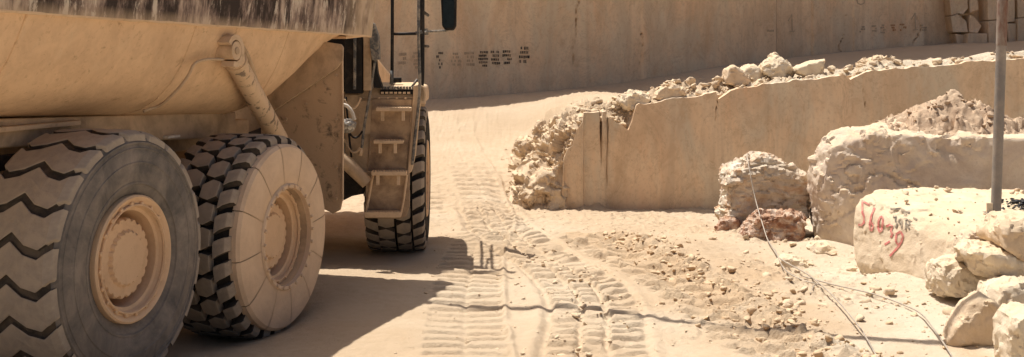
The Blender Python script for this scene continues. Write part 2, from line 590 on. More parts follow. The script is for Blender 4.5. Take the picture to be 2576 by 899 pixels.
def ground_z(X, Y, detail=True):
    X = np.asarray(X, float)
    Y = np.asarray(Y, float)
    ramp = np.interp(Y, [17.0, 18.5, 20, 23, 26, 29, 40], [0.0, 0.10, 0.34, 0.82, 1.27, 1.43, 1.5])
    floor = 0.0 * X
    rise = bench(X) - 0.24 * sstep(0.5, 2.4, Y - ycut(X)) * (1 - sstep(27, 31.5, Y)) * sstep(1.3, 3.0, X)
    wob = 0.22 * fb2(X, Y, 0.9, 3, 5)
    wgt = sstep(0.0, 1.25, X + wob) * (1 - .12 * (1 - sstep(1.3, 2.0, X)))
    back = sstep(23, 27, Y)
    wgt = wgt * (1 - back) + back * sstep(-3.0, 1.5, X)
    rise = rise + 0.05 * np.exp(-(np.clip(Y - ycut(X), 0, 9) / 0.5) ** 2) * (0.6 + fb2(X, Y, 1.3, 2, 77)) * sstep(1.0, 1.3, X)
    edge = np.where(X > .84, sstep(.08, .62, Y - ycut(X)), 1.0)
    rise = (np.interp(X, TOPX, TOPZ) - 0.04) * (1 - edge) + rise * edge
    upper = ramp * (1 - wgt) + rise * wgt
    cw = np.interp(X, [-1, .5, .8, .86, 1.36, 1.40, 1.46, 1.50, 1.56, 2.0, 2.06], [1.0, .9, .6, .05, .05, .05, .05, .05, .05, .05, .05])
    cut = sstep(0, 1, (Y - ycut(X) - 0.09) / cw)              # behind the sawn face
    low = np.where(X < 0.25, ramp, floor)
    lowmix = sstep(-0.5, 0.35, X)
    low = ramp * (1 - lowmix) + floor * lowmix
    z = low * (1 - cut) + upper * cut
    far = Y > 17
    # broad undulation
    und = 0.045 * fb2(X, Y, 0.45, 3, 1) + 0.012 * fb2(X, Y, 1.7, 3, 2)
    z = z + und * np.where(far, 0.8, 1.0)
    # wheel ruts under the truck
    z = z - 0.15 * np.exp(-(((X + 2.62) / 0.65) ** 2 + ((Y - 11.3) / 0.9) ** 2)) - 0.03 * np.exp(-(((X + 1.5) / 0.6) ** 2 + ((Y - 15.6) / 0.9) ** 2))
    z = z - 0.11 * np.exp(-(((X + 3.4) / 0.6) ** 2 + ((Y - 9.6) / 0.8) ** 2))
    # heaps among the blocks
    for (hx, hy, hr, hh) in ((3.9, 14.9, 0.55, 0.20), (4.55, 13.0, 0.6, 0.16), (3.1, 15.9, 0.7, 0.14), (5.0, 11.6, 0.9, 0.10), (2.2, 14.9, 0.5, 0.13), (1.9, 15.6, 0.5, 0.10), (2.55, 13.9, 0.5, 0.1)):
        z = z + hh * np.exp(-(((X - hx) / hr) ** 2 + ((Y - hy) / hr) ** 2))
    if detail:
        # first track: even bars straight across
        jit = fb2(X, Y, 3.0, 2, 8)
        d = X - path(T1, Y) + 0.015 * fb2(X, Y, 5, 2, 7)
        wd = 0.36
        m = (1 - sstep(wd - 0.03, wd + 0.02, np.abs(d)))
        live = sstep(7, 8.5, Y) * (1 - sstep(22, 26, Y))
        s = (Y + 0.03 * jit + 0.06 * d) / 0.27
        amp = 0.042 * (0.6 + 0.4 * np.clip(0.6 + fb2(X, Y, 1.4, 2, 9), 0, 1.2)) * (1 - .5 * np.exp(-(d / .03) ** 2))
        z = z + live * (m * (-0.035 + amp * bar(s)) + 0.030 * np.exp(-((d - wd - 0.03) / 0.03) ** 2) * (1 + 0.8 * fb2(X, Y, 4, 2, 31)))
        # second track: a row of blocks between two rows of slanting bars
        d = X - path(T2, Y) + 0.02 * fb2(X, Y, 5, 2, 6)
        live = sstep(7, 8.5, Y) * (1 - sstep(18.2, 19.2, Y))
        wear = np.clip(0.85 + 0.7 * fb2(X, Y, 2.5, 3, 13), 0.4, 1.2)
        lm = sstep(-.42, -.38, d) * (1 - sstep(-.17, -.13, d))
        cm = sstep(-.11, -.08, d) * (1 - sstep(.08, .11, d))
        rm = sstep(.13, .17, d) * (1 - sstep(.42, .5, d))
        k = 0.03 * jit
        bars = lm * bar((Y + k + .12 * (d + .14)) / .25) + cm * bar((Y + k) / .25 + .5) + rm * bar((Y + k - .55 * (d - .14)) / .25)
        inside = 1 - sstep(.44, .52, np.abs(d))
        z = z + live * (-0.03 * inside + 0.052 * bars * wear + 0.02 * np.exp(-((np.abs(d) - .54) / 0.06) ** 2))
        # third track
        d = X - path(T3, Y)
        wd = 0.34
        m = (1 - sstep(wd - 0.05, wd + 0.08, np.abs(d)))
        live = sstep(8, 10, Y) * (1 - sstep(16.0, 17.0, Y))
        s = (Y + 0.35 * d + 0.05 * fb2(X, Y, 3.1, 2, 14)) / 0.28
        near3 = (np.abs(d) < 1.2) & (Y > 8) & (Y < 17.2)
        lump = np.clip(0.7 + 1.1 * facet2(X, Y, 5, 15, near3), 0, 1.4)
        z = z + live * (m * (-0.045 + 0.07 * bar(s) * lump) + np.exp(-((d - wd - 0.12) / 0.16) ** 2) * (0.035 + 0.13 * np.clip(facet2(X, Y, 8, 16, near3) + .1, 0, .5)))
        # faint older tracks on the ramp
        for k, (ox, wd) in enumerate(((-0.95, 0.3), (0.35, 0.25))):
            d = X - path(T1, Y) - ox
            live = sstep(17.5, 18.5, Y) * (1 - sstep(24, 27, Y)) * np.clip(0.5 + fb2(X, Y, 0.8, 2, 40 + k), 0, 1)
            z = z + live * (1 - sstep(wd - 0.05, wd + 0.05, np.abs(d))) * (0.04 * bar(Y / 0.3) - 0.03)
        # crumbs and clods
        n = fb2(X, Y, 13.0, 3, 21)
        clod = np.clip(fb2(X, Y, 0.8, 2, 22) + 0.15, 0, 1)
        rgt = sstep(0.8, 2.6, X)
        z = z + (0.005 + 0.010 * sstep(16, 18, Y)) * n + np.clip(n - 0.3, 0, .5) * 0.07 * clod * rgt
        z = z + rgt * sstep(0.1, 0.5, fb2(X, Y, 0.9, 2, 28)) * 0.05 * np.clip(facet2(X, Y, 11, 29, (X > .8) & (X < 7) & (Y > 9) & (Y < 19.5)) - .05, 0, 1)
        rough = np.where(cut > 0.5, 1, 0) * np.exp(-(np.clip(Y - ycut(X), 0, 9) / 0.9) ** 2) * sstep(-0.3, 0.6, X) * sstep(.1, .45, Y - ycut(X))
        z = z + rough * (0.16 * np.abs(fb2(X, Y, 2.6, 4, 25)) + 0.07 * np.abs(fb2(X, Y, 9, 3, 26)))
        bank = sstep(0.1, 0.5, X) * (1 - sstep(1.3, 1.7, X)) * sstep(19.0, 19.4, Y) * (1 - sstep(22.5, 24, Y))
        bm_ = bank > 0
        z = z + bank * (0.22 * facet2(X, Y, 2.6, 3, bm_) + 0.10 * facet2(X, Y, 6.5, 4, bm_))
    return z


def facet2(X, Y, sc, seed, mask=None):
    X, Y = np.asarray(X, float), np.asarray(Y, float)
    if mask is not None:
        out = np.zeros_like(X)
        if mask.any():
            out[mask] = facet2(X[mask], Y[mask], sc, seed)
        return out
    x, y = X * sc, Y * sc
    i, j = np.floor(x).astype(np.int64), np.floor(y).astype(np.int64)
    best, out, c = np.full(x.shape, 1e9), np.zeros(x.shape), np.zeros(x.shape, np.int64)
    for dx in (-1, 0, 1):
        for dy in (-1, 0, 1):
            a, b = i + dx, j + dy
            ox, oy = x - (a + _h(a, b, c, seed + 1)), y - (b + _h(a, b, c, seed + 2))
            d = ox * ox + oy * oy
            v = (_h(a, b, c, seed + 4) - .5) * ox * 1.6 + (_h(a, b, c, seed + 5) - .5) * oy * 1.6 + (_h(a, b, c, seed + 7) - .5) * .7
            m = d < best
            best = np.where(m, d, best)
            out = np.where(m, v, out)
    return out


def gz(x, y):
    return float(ground_z(np.array([x]), np.array([y]))[0])


def axis(lo, flo, fhi, hi, step, grow=1.18):
    a = list(np.arange(flo, fhi, step))
    b, s = [a[0]], step
    while b[-1] > lo:
        s *= grow
        b.append(b[-1] - s)
    c, s = [a[-1]], step
    while c[-1] < hi:
        s *= grow
        c.append(c[-1] + s)
    return np.array(b[::-1][:-1] + a + c[1:])


xs = axis(-260, -2.4, 6.0, 260, 0.019)
ys = axis(-200, 9.6, 20.2, 260, 0.019, 1.05)
GX, GY = np.meshgrid(xs, ys)
GZ = ground_z(GX, GY)
nx, ny = len(xs), len(ys)
idx = np.arange(nx * ny).reshape(ny, nx)
quads = np.stack([idx[:-1, :-1], idx[:-1, 1:], idx[1:, 1:], idx[1:, :-1]], -1).reshape(-1, 4)
me = np_mesh('ground', np.stack([GX, GY, GZ], -1).reshape(-1, 3), quads)
chalk = np.clip(sstep(2.6, 4.2, GX + 0.5 * fb2(GX, GY, 0.8, 3, 51)) * 0.85 + 0.5 * np.clip(fb2(GX, GY, 0.6, 3, 52), 0, 1), 0, 1) * np.where(GY < 19.3, 1, 0.3)
d3 = GX - path(T3, GY)
damp = np.clip(np.exp(-((d3 - 0.25) / 0.55) ** 2) * (0.55 + 0.9 * fb2(GX, GY, 1.6, 3, 53)), 0, 0.85) * np.where(GY < 16.6, 1, 0) * sstep(8.5, 11, GY)
damp = np.maximum(damp, np.clip(fb2(GX, GY, 1.1, 3, 54) - 0.15, 0, 1) * sstep(1.5, 2.6, GX) * (1 - sstep(13.0, 15, GY)))
grey = np.clip(sstep(24, 27, GY), 0, 1) * 0.35
vattr(me, 'chalk', chalk)
vattr(me, 'damp', damp)
vattr(me, 'grey', grey)
ground = newobj('ground', me, 'ground', smooth=True)
tag(ground, 'pale tan dusty quarry floor and haul road pressed with tyre tracks', 'ground', kind='structure')

# ------------------------------------------------------------------ sawn face of the lower bench
def cut_front(X, Z):
    y = ycut(X) + 0.015 * fbm(np.stack([X * 1.2, Z * 0.5, 0 * X + 3], -1), 4, 60)
    y = y - 0.05 * (X < 1.16) * 1.0 - 0.05 * ((X < 0.84) & (X < 1.16))
    y = y + 0.006 * np.sign(fbm(np.stack([X * 1.6, 0 * X, 0 * X + 9], -1), 1, 61))
    return y


def crack_field(X, Z, lines):
    c = np.zeros_like(X)
    for k, (x0, z0, z1, wd, wob) in enumerate(lines):
        off = wob * fbm(np.stack([Z * 1.5, 0 * Z + k * 7.7, 0 * Z], -1), 4, 70 + k)
        c = np.maximum(c, (0.25 + 0.6 * np.clip(fbm(np.stack([Z * 2.5, 0 * Z + k * 3.1, 0 * Z + 5], -1), 2, 90 + k) + .35, 0, 1)) * np.exp(-((X - x0 - off) / (wd * .55)) ** 2) * sstep(z0 - 0.15, z0 + 0.1, Z) * (1 - sstep(z1 - 0.1, z1 + 0.1, Z)))
    return c


def rock_face(name, mat, xs, topfun, botfun, nz, front, thick, cracks, label):
    n = len(xs)
    top = topfun(xs)
    bot = botfun(xs)
    t = np.linspace(0, 1, nz)
    Xg = np.repeat(xs[None, :], nz, 0)
    Zg = bot[None, :] + (top - bot)[None, :] * t[:, None]
    cf = crack_field(Xg, Zg, cracks)
    Yg = front(Xg, Zg) + cf * 0.05
    V = np.stack([Xg, Yg, Zg], -1).reshape(-1, 3)
    B = np.stack([xs, front(xs, top) * 0 + front(xs, bot) + thick, top], -1)
    B2 = np.stack([xs, front(xs, bot) + thick, bot], -1)
    ids = np.arange(nz * n).reshape(nz, n)
    q = [np.stack([ids[:-1, :-1], ids[:-1, 1:], ids[1:, 1:], ids[1:, :-1]], -1).reshape(-1, 4)]
    b1 = nz * n + np.arange(n)
    b2 = b1 + n
    q.append(np.stack([ids[-1, :-1], ids[-1, 1:], b1[1:], b1[:-1]], -1))
    q.append(np.stack([b1[:-1], b1[1:], b2[1:], b2[:-1]], -1))
    me = np_mesh(name, np.concatenate([V, B, B2]), np.concatenate(q))
    vattr(me, 'crack', np.concatenate([cf.ravel(), np.zeros(2 * n)]))
    o = newobj(name, me, mat)
    me.polygons.foreach_set('use_smooth', [True] * len(me.polygons))
    me.set_sharp_from_angle(angle=math.radians(35))
    tag(o, label, 'rock face', kind='structure')
    return o


cx = np.unique(np.round(np.concatenate([np.linspace(0.80, 9, 500), np.linspace(9, 14, 60), np.array(TOPX)]), 4))


rock_face('sawn_bench_face', 'cut', cx, cut_top, lambda X: np.full_like(X, -0.4), 70, cut_front, 0.20,
          [(1.43, 0.75, 1.5, 0.014, 0.02), (1.53, 0.45, 1.4, 0.012, 0.03), (3.28, 1.5, 1.9, 0.007, 0.05), (5.62, 1.5, 2.2, 0.006, 0.08)],
          'sawn beige rock face with a ragged top edge dropping to the pit floor')

# ------------------------------------------------------------------ tall back face
BT = 13.2


def back_front(X, Z):
    y = yback(X)
    step = np.interp(X, [-60, 3.28, 3.33, 6.95, 7.0, 8.0, 8.05, 9.2, 9.25, 11.35, 11.55, 12.2, 80], [0, 0, -0.05, -0.05, 0.10, 0.10, 0.03, 0.03, -0.02, -0.02, 0.75, 0.80, 0.8])
    n = 0.04 * fbm(np.stack([X * 0.7, Z * 0.5, 0 * X], -1), 4, 80)
    return y + step + n


bx = np.unique(np.concatenate([np.linspace(-60, -7, 40), np.linspace(-7, 15, 620), np.linspace(15, 60, 40)]))
BCR = [(1.5, 2.3, 4.2, 0.02, 0.14), (3.25, 2.1, 3.2, 0.012, 0.06), (8.9, 2.5, 3.6, 0.012, 0.16), (11.2, 2.8, 4.6, 0.02, 0.2)]


def tall_face():
    zs = np.concatenate([np.linspace(0, 1, 90), np.linspace(1, 2.9, 14)[1:]])
    n = len(bx)
    bot = bench(bx) - 0.7
    Z = bot[None, :] + (4.9 - bot)[None, :] * zs[:, None]
    Z = np.minimum(Z, BT - 1.5 + 0 * Z)
    Z[-1] = BT + 0.5 * fbm(np.stack([bx * 0.6, 0 * bx, 0 * bx], -1), 3, 81) + 7.5 * sstep(2.6, 3.2, bx) + np.where((bx > -1.5) & (bx < 1.2), 1.4, 0)
    Z[-2] = np.minimum(Z[-2], Z[-1] - 0.3)
    X = np.repeat(bx[None, :], len(zs), 0)
    cf = crack_field(X, Z, BCR)
    Y = back_front(X, Z) + cf * 0.09
    nz = len(zs)
    ids = np.arange(nz * n).reshape(nz, n)
    V = np.stack([X, Y, Z], -1).reshape(-1, 3)
    B1 = np.stack([bx, Y[-1] + 8, Z[-1]], -1)
    B2 = np.stack([bx, Y[0] + 8, Z[0]], -1)
    b1 = nz * n + np.arange(n)
    b2 = b1 + n
    q = [np.stack([ids[:-1, :-1], ids[:-1, 1:], ids[1:, 1:], ids[1:, :-1]], -1).reshape(-1, 4),
         np.stack([ids[-1, :-1], ids[-1, 1:], b1[1:], b1[:-1]], -1), np.stack([b1[:-1], b1[1:], b2[1:], b2[:-1]], -1)]
    me = np_mesh('quarry_face', np.concatenate([V, B1, B2]), np.concatenate(q))
    vattr(me, 'crack', np.concatenate([cf.ravel() * (Z.ravel() < 4.8), np.zeros(2 * n)]))
    o = newobj('quarry_face', me, 'back')
    me.polygons.foreach_set('use_smooth', [True] * len(me.polygons))
    me.set_sharp_from_angle(angle=math.radians(35))
    return tag(o, 'tall sawn tan quarry face in shade behind the upper road', 'rock face', kind='structure')


QF = tall_face()


def back_pt(x, y, lift=0.012):
    """Pixel to a point just in front of the tall face."""
    Y = 30.0
    for _ in range(8):
        p = px(x, y, Y)
        Y = float(back_front(np.array([p.x]), np.array([p.z]))[0])
    return px(x, y, Y - lift)


# painted stencils: stacked rows of short bars, too small and faded to read
def stencil(x, y, wd, rows, rh, mat, tilt=0.0):
    mb = MB()
    rr = random.Random(int(x * 7 + y))
    for k in range(rows):
        w_ = wd * rr.uniform(0.65, 1.0)
        x0 = x - w_ / 2 + rr.uniform(-3, 3)
        y0 = y + k * rh
        cx_ = x0
        while cx_ < x0 + w_ - 2:
            cw = rr.uniform(3.0, 5.5)
            hh = rh * rr.uniform(0.55, 0.75)
            if rr.random() < 0.8:
                mb.prism([back_pt(cx_, y0), back_pt(cx_ + cw * 0.8, y0 + rr.uniform(-.5, .5)), back_pt(cx_ + cw * 0.8, y0 + hh), back_pt(cx_, y0 + hh)], (0, 0.004, 0))
            cx_ += cw
    o = mb.build('stencil_mark', mat, QF)
    return o


for (x, y, wd, rows, rh, mat) in ((1012, 133, 22, 3, 11, 'fadepaint'), (1052, 131, 26, 5, 9, 'fadepaint'), (1107, 131, 15, 5, 9, 'blackpaint'), (1148, 133, 28, 4, 9, 'fadepaint'), (1183, 131, 26, 4, 9.5, 'fadepaint'),
                                  (1216, 129, 27, 5, 8.5, 'blackpaint'), (1247, 128, 28, 4, 9.5, 'blackpaint'), (1277, 127, 26, 4, 9.5, 'blackpaint'), (1317, 118, 26, 4, 11, 'blackpaint'),
                                  (1938, 75, 22, 1, 9, 'fadepaint'), (2170, 66, 14, 3, 6, 'fadepaint'), (2198, 64, 16, 3, 6, 'fadepaint'), (2222, 62, 12, 4, 6, 'fadepaint'), (2246, 62, 14, 3, 6, 'orangepaint'),
                                  (2272, 60, 14, 3, 7, 'orangepaint'), (2326, 62, 16, 3, 6, 'fadepaint')):
    stencil(x, y, wd, rows, rh, mat)


def stroke_on(fn, strokes, width, name, mat, parent):
    mb = MB()
    for pts in strokes:
        P = [Vector((a, b)) for a, b in pts]
        for i in range(len(P) - 1):
            d = (P[i + 1] - P[i])
            n = Vector((-d.y, d.x)).normalized() * width / 2
            e = d.normalized() * width * 0.25
            quad = [P[i] - n - e, P[i + 1] - n + e, P[i + 1] + n + e, P[i] + n - e]
            a = [fn(q.x, q.y) for q in quad]
            mb.prism(a, (0, 0.004, 0))
    return mb.build(name, mat, parent)


for (x, y) in ((1990, 42), (2300, 38)):
    stroke_on(back_pt, [[(x - 7, y + 11), (x + 2, y - 5), (x + 3, y + 38)], [(x - 3, y + 38), (x + 9, y + 37)]], 2.3, 'painted_numeral', 'fadepaint', QF)
stroke_on(back_pt, [[(2156, 2), (2158, 9), (2166, 12), (2174, 8), (2175, 1), (2168, -4), (2158, -3), (2156, 2)]], 3.0, 'painted_ring', 'fadepaint', QF)

# broken stones standing in the recess at the end of the tall face
for poly, dep in (([(2378, -30), (2424, -30), (2428, 22), (2415, 38), (2405, 34), (2386, 40)], 0.34), ([(2384, 42), (2402, 36), (2424, 54), (2428, 82), (2390, 82)], 0.32),
                  ([(2430, -30), (2448, -30), (2455, 26), (2432, 34)], 0.24), ([(2432, 38), (2444, 44), (2462, 66), (2452, 84), (2430, 83)], 0.40),
                  ([(2476, -30), (2510, -30), (2512, 48), (2478, 52)], 0.52), ([(2478, 54), (2512, 52), (2524, 130), (2480, 132)], 0.60),
                  ([(2428, 85), (2476, 85), (2478, 132), (2424, 134)], 0.60), ([(2516, -30), (2545, -30), (2545, 56), (2522, 58)], 0.38),
                  ([(2524, 60), (2548, 60), (2550, 130), (2532, 130)], 0.42), ([(2553, 48), (2580, 46), (2586, 120), (2552, 122)], 0.55), ([(2550, -30), (2574, -30), (2574, 44), (2552, 46)], 0.3),
                  ([(2396, 86), (2420, 88), (2422, 120), (2404, 128)], 0.25), ([(2590, 30), (2640, 28), (2640, 122), (2590, 124)], 0.5), ([(2592, -30), (2650, -30), (2650, 24), (2588, 26)], 0.4)):
    mb = MB()
    base = [back_pt(a, b, 0.0) for a, b in poly]
    yb = max(p.y for p in base) + 0.25
    front = [px(a, b, yb - 0.25 - dep + 0.05 * ((k * 37) % 5 - 2) * 0.5) for k, (a, b) in enumerate(poly)]
    backp = [p + Vector((0, dep + 0.4, 0)) for p in front]
    n = len(poly)
    front = [p - Vector((0, .22, 0)) for p in front]
    mb.add(front + backp, [tuple(range(n)), tuple(range(n, 2 * n))[::-1]] + [(i, n + i, n + (i + 1) % n, (i + 1) % n) for i in range(n)])
    o = mb.build('stone', 'back', QF, bevel=0.02)
    vattr(o.data, 'crack', np.zeros(len(o.data.vertices)))


# ------------------------------------------------------------------ boulders
DG = None


def remesh_hull(points_sets, voxel, seed=0, cuts=0):
    bm = bmesh.new()
    for pts in points_sets:
        vs = [bm.verts.new(p) for p in pts]
        r = bmesh.ops.convex_hull(bm, input=vs)
        junk = [g for g in r['geom_interior'] + r['geom_unused'] if isinstance(g, bmesh.types.BMVert)]
        bmesh.ops.delete(bm, geom=list(set(junk)), context='VERTS')
    rr_ = random.Random(seed)
    for _ in range(cuts):
        nn = Vector((rr_.gauss(0, 1), rr_.gauss(0, 1), rr_.gauss(0, .8))).normalized()
        ds = sorted(v_.co.dot(nn) for v_ in bm.verts)
        if not ds:
            break
        lo_, hi_ = ds[0], ds[-1]
        h = hi_ - (hi_ - lo_) * rr_.uniform(.04, .13)
        g = bmesh.ops.bisect_plane(bm, geom=bm.verts[:] + bm.edges[:] + bm.faces[:], plane_co=nn * h, plane_no=nn, clear_outer=True)
        ed = [e for e in g['geom_cut'] if isinstance(e, bmesh.types.BMEdge)]
        if ed:
            bmesh.ops.contextual_create(bm, geom=ed)
    bmesh.ops.recalc_face_normals(bm, faces=bm.faces)
    me = bpy.data.meshes.new('tmp')
    bm.to_mesh(me)
    bm.free()
    o = bpy.data.objects.new('tmp', me)
    COL.objects.link(o)
    md = o.modifiers.new('r', 'REMESH')
    md.mode = 'VOXEL'
    md.voxel_size = voxel
    sm = o.modifiers.new('s', 'SMOOTH')
    sm.iterations = 1
    sm.factor = 0.5
    dg = bpy.context.evaluated_depsgraph_get()
    out = bpy.data.meshes.new_from_object(o.evaluated_get(dg))
    bpy.data.objects.remove(o)
    bpy.data.meshes.remove(me)
    return out


def rough_up(me, seed, amp, scale, chip=0.5, stretch=(1, 1, 1), mask=None):
    n = len(me.vertices)
    v = np.empty(n * 3, np.float32)
    me.vertices.foreach_get('co', v)
    v = v.reshape(-1, 3)
    nn = np.empty(n * 3, np.float32)
    me.vertices.foreach_get('normal', nn)
    nn = nn.reshape(-1, 3)
    p = v * np.array(stretch) * scale
    d = fbm(p, 5, seed, 0.55) * 0.6
    q = fbm(p * 1.3 + 5, 2, seed + 9)
    d = d - chip * .35 * np.abs(np.round(q * 3) / 3 - q)
    w_ = p + 0.25 * np.stack([fbm(p * 2, 2, seed + 30), fbm(p * 2, 2, seed + 31), fbm(p * 2, 2, seed + 32)], -1)
    d = d * 0.42 + 0.8 * facet(w_ * 0.6, seed + 40) + 0.48 * facet(w_ * 1.9, seed + 50) + 0.34 * facet(w_ * 5.0, seed + 60)
    k = amp * 1.6 if mask is None else amp * 1.15 * mask(v, nn)[:, None]
    v2 = v + nn * (d[:, None] * k)
    me.vertices.foreach_set('co', v2.astype(np.float32).ravel())
    me.update()


def boulder(name, label, sets, mat, seed, voxel=0.03, amp=0.05, scale=2.0, chip=0.5, cat='boulder', group=None, stretch=(1, 1, 1), mask=None, smooth=True, cuts=9):
    allp = [Vector(p) for s in sets for p in s]
    base = Vector((sum(p.x for p in allp) / len(allp), sum(p.y for p in allp) / len(allp), min(p.z for p in allp)))
    me = remesh_hull([[Vector(p) - base for p in s] for s in sets], voxel, seed, cuts if len(sets) == 1 else 0)
    rough_up(me, seed, amp, scale, chip, stretch, mask)
    me.name = name
    me.materials.clear()
    o = newobj(name, me, mat, smooth=smooth)
    if smooth:
        me.set_sharp_from_angle(angle=math.radians(28))
    o.location = base
    tag(o, label, cat, group)
    return o


def from_px(poly, Y, depth, front=0.75, back=0.8, tip=0.0, fshift=(0, 0), sink=0.0):
    """Outline in pixels at depth Y, given a rounded body that reaches depth metres front to back."""
    cxp = sum(a for a, b in poly) / len(poly)
    cyp = sum(b for a, b in poly) / len(poly)
    pts = []
    for k, (a, b) in enumerate(poly):
        pts.append(px(a, b, Y))
        fa, fb_ = cxp + (a - cxp) * front + fshift[0], cyp + (b - cyp) * front + fshift[1]
        f = px(fa, fb_, Y)
        pts.append(Vector((f.x, Y - depth * 0.45, f.z)))
        g = px(cxp + (a - cxp) * back, cyp + (b - cyp) * back, Y)
        pts.append(Vector((g.x, Y + depth * 0.55, g.z + tip)))
    if sink:
        for p in pts:
            p.z -= sink
    return pts


GR_EDGE = 'white boulders on the bench edge'
# big block with the rough corner
bigY = 15.9
sets = [[px(2040, 480, bigY), px(2036, 430, bigY), px(2050, 372, bigY), px(2072, 340, bigY), px(2110, 322, bigY), px(2160, 322, bigY), px(2200, 322, bigY),
         px(2058, 600, bigY - .1), px(2110, 632, bigY - .25), px(2090, 372, bigY - .28), px(2200, 340, bigY - .35), px(2150, 625, bigY - .55), px(2065, 480, bigY - .3),
         Vector((7.0, bigY - .55, 1.42)), Vector((6.75, bigY - .6, -0.1)), Vector((7.0, bigY + 1.1, 1.5)), Vector((6.9, bigY + 1.2, -0.1)), Vector((4.75, bigY + 1.1, 1.3)), Vector((4.3, bigY + 1.1, -0.1))],
        [px(2180, 322, bigY), px(2215, 305, bigY + .3), px(2300, 285, bigY + .6), px(2360, 290, bigY + .8), px(2300, 335, bigY - .1), px(2420, 320, bigY + .4), px(2200, 400, bigY), px(2400, 420, bigY), px(2400, 400, bigY + .8)]]


def bigmask(v, n):
    # rough broken upper-left shoulder, flatter sawn lower right
    s = (v[:, 0] + 1.2) * 0.55 + (1.25 - v[:, 2]) * 0.9 + 0.25 * fbm(v * 1.7, 3, 91)
    return 0.12 + 0.88 * (1 - sstep(0.95, 1.2, s))


boulder('quarry_block', 'largest beige block with a rough broken shoulder and an earth heap on top', sets, 'bigblock', 3, 0.026, 0.06, 1.7, 0.4, cat='stone block', mask=bigmask)

# heap of brown earth on the block
Xh = np.linspace(-1.45, 1.45, 150)
Yh = np.linspace(-0.72, 0.75, 90)
HX, HYg = np.meshgrid(Xh, Yh)
rr = np.sqrt((HX / np.where(HX < 0, 1.38, 1.36)) ** 2 + (HYg / 0.62) ** 2)
HZ = 0.62 * np.clip(1 - rr, -0.3, 1) ** 1.0 * (1 + 0.0 * HX)
HZ = np.where(rr > 1, -0.12, HZ) + (0.025 * fb2(HX, HYg, 5, 4, 33) + 0.12 * facet(np.stack([HX * 5, HYg * 5, 0 * HX], -1), 34) + 0.06 * facet(np.stack([HX * 11, HYg * 11, 0 * HX], -1), 35)) * (rr < 1.05)
ii = np.arange(HX.size).reshape(HX.shape)
mq = np.stack([ii[:-1, :-1], ii[:-1, 1:], ii[1:, 1:], ii[1:, :-1]], -1).reshape(-1, 4)
keep = (rr.ravel()[mq] < 1.12).all(1)
me = np_mesh('earth_heap', np.stack([HX, HYg, HZ], -1).reshape(-1, 3), mq[keep])
heap = newobj('earth_heap', me, 'dirt')
heap.location = (px(2392, 300, 16.2).x, 16.2, 1.38)
tag(heap, 'cone of crumbly brown earth heaped on the largest block', 'earth heap')

# banded boulder and rust-red stones
boulder('boulder', 'brown and grey banded boulder with a wire looped over its top',
        [from_px([(1808, 470), (1812, 425), (1835, 410), (1900, 402), (1980, 418), (2020, 425), (2030, 470), (2026, 545), (1990, 600), (1900, 606), (1830, 596), (1806, 540)], 16.7, 1.0, 0.86),
         from_px([(1838, 425), (1866, 398), (1884, 386), (1920, 381), (1960, 396), (2005, 424), (1990, 470), (1850, 470)], 16.72, 0.85, 0.8)], 'banded', 14, 0.022, 0.055, 2.4, 0.5, stretch=(0.6, 0.6, 1.6))
boulder('boulder', 'small rust-red boulder with white patches leaning on the banded boulder',
        [from_px([(1858, 592), (1866, 560), (1902, 531), (1960, 527), (2030, 540), (2036, 580), (2014, 618), (1950, 636), (1884, 620)], 15.8, 0.5, 0.8)], 'red', 24, 0.02, 0.05, 4.0, 0.7, cuts=4)
boulder('boulder', 'low rusty stone at the left foot of the banded boulder',
        [from_px([(1800, 575), (1815, 548), (1850, 545), (1876, 575), (1866, 596), (1810, 594)], 16.3, 0.35, 0.85)], 'red', 27, 0.022, 0.03, 5.0, 0.6)

# number block
P0 = px(2150, 520, 13.75)
nb_top = [px(2172, 492, 13.8), px(2205, 474, 14.1), px(2330, 472, 14.6), px(2580, 478, 14.9), px(2720, 500, 14.2), px(2700, 600, 12.6), px(2483, 588, 12.35), px(2480, 560, 12.6)]
nb = [px(2150, 525, 13.66), px(2146, 590, 13.56), px(2148, 660, 13.46), px(2185, 700, 13.36), px(2476, 640, 12.2), px(2476, 740, 12.05), px(2700, 720, 12.2), px(2162, 500, 13.73)]
nb_all = nb_top + nb + [Vector((4.3, 14.3, -0.1)), Vector((6.6, 14.6, -0.1)), Vector((4.88, 12.05, -0.1)), Vector((6.2, 12.3, -0.1)), Vector((4.0, 13.35, -0.1))]
NBLOCK = boulder('quarry_block', 'cream block with red painted digits standing before the largest block', [nb_all], 'number', 41, 0.028, 0.016, 2.2, 0.3, cat='stone block', cuts=0)

# the painted digits lie on the block's left face: cast onto it along the view
bpy.context.view_layer.update()
from mathutils.bvhtree import BVHTree


def caster(o, lift=0.006):
    bv = BVHTree.FromPolygons([o.matrix_world @ v.co for v in o.data.vertices], [tuple(p.vertices) for p in o.data.polygons])
    org = Vector((0, 0, CH))

    def fn(x, y):
        d = (px(x, y, 10) - org).normalized()
        hit, nrm, _, _ = bv.ray_cast(org, d)
        if hit is None:
            return px(x, y, 13.6)
        if nrm.dot(d) > 0:
            nrm = -nrm
        return hit + nrm * lift
    return fn


nfn = caster(NBLOCK)


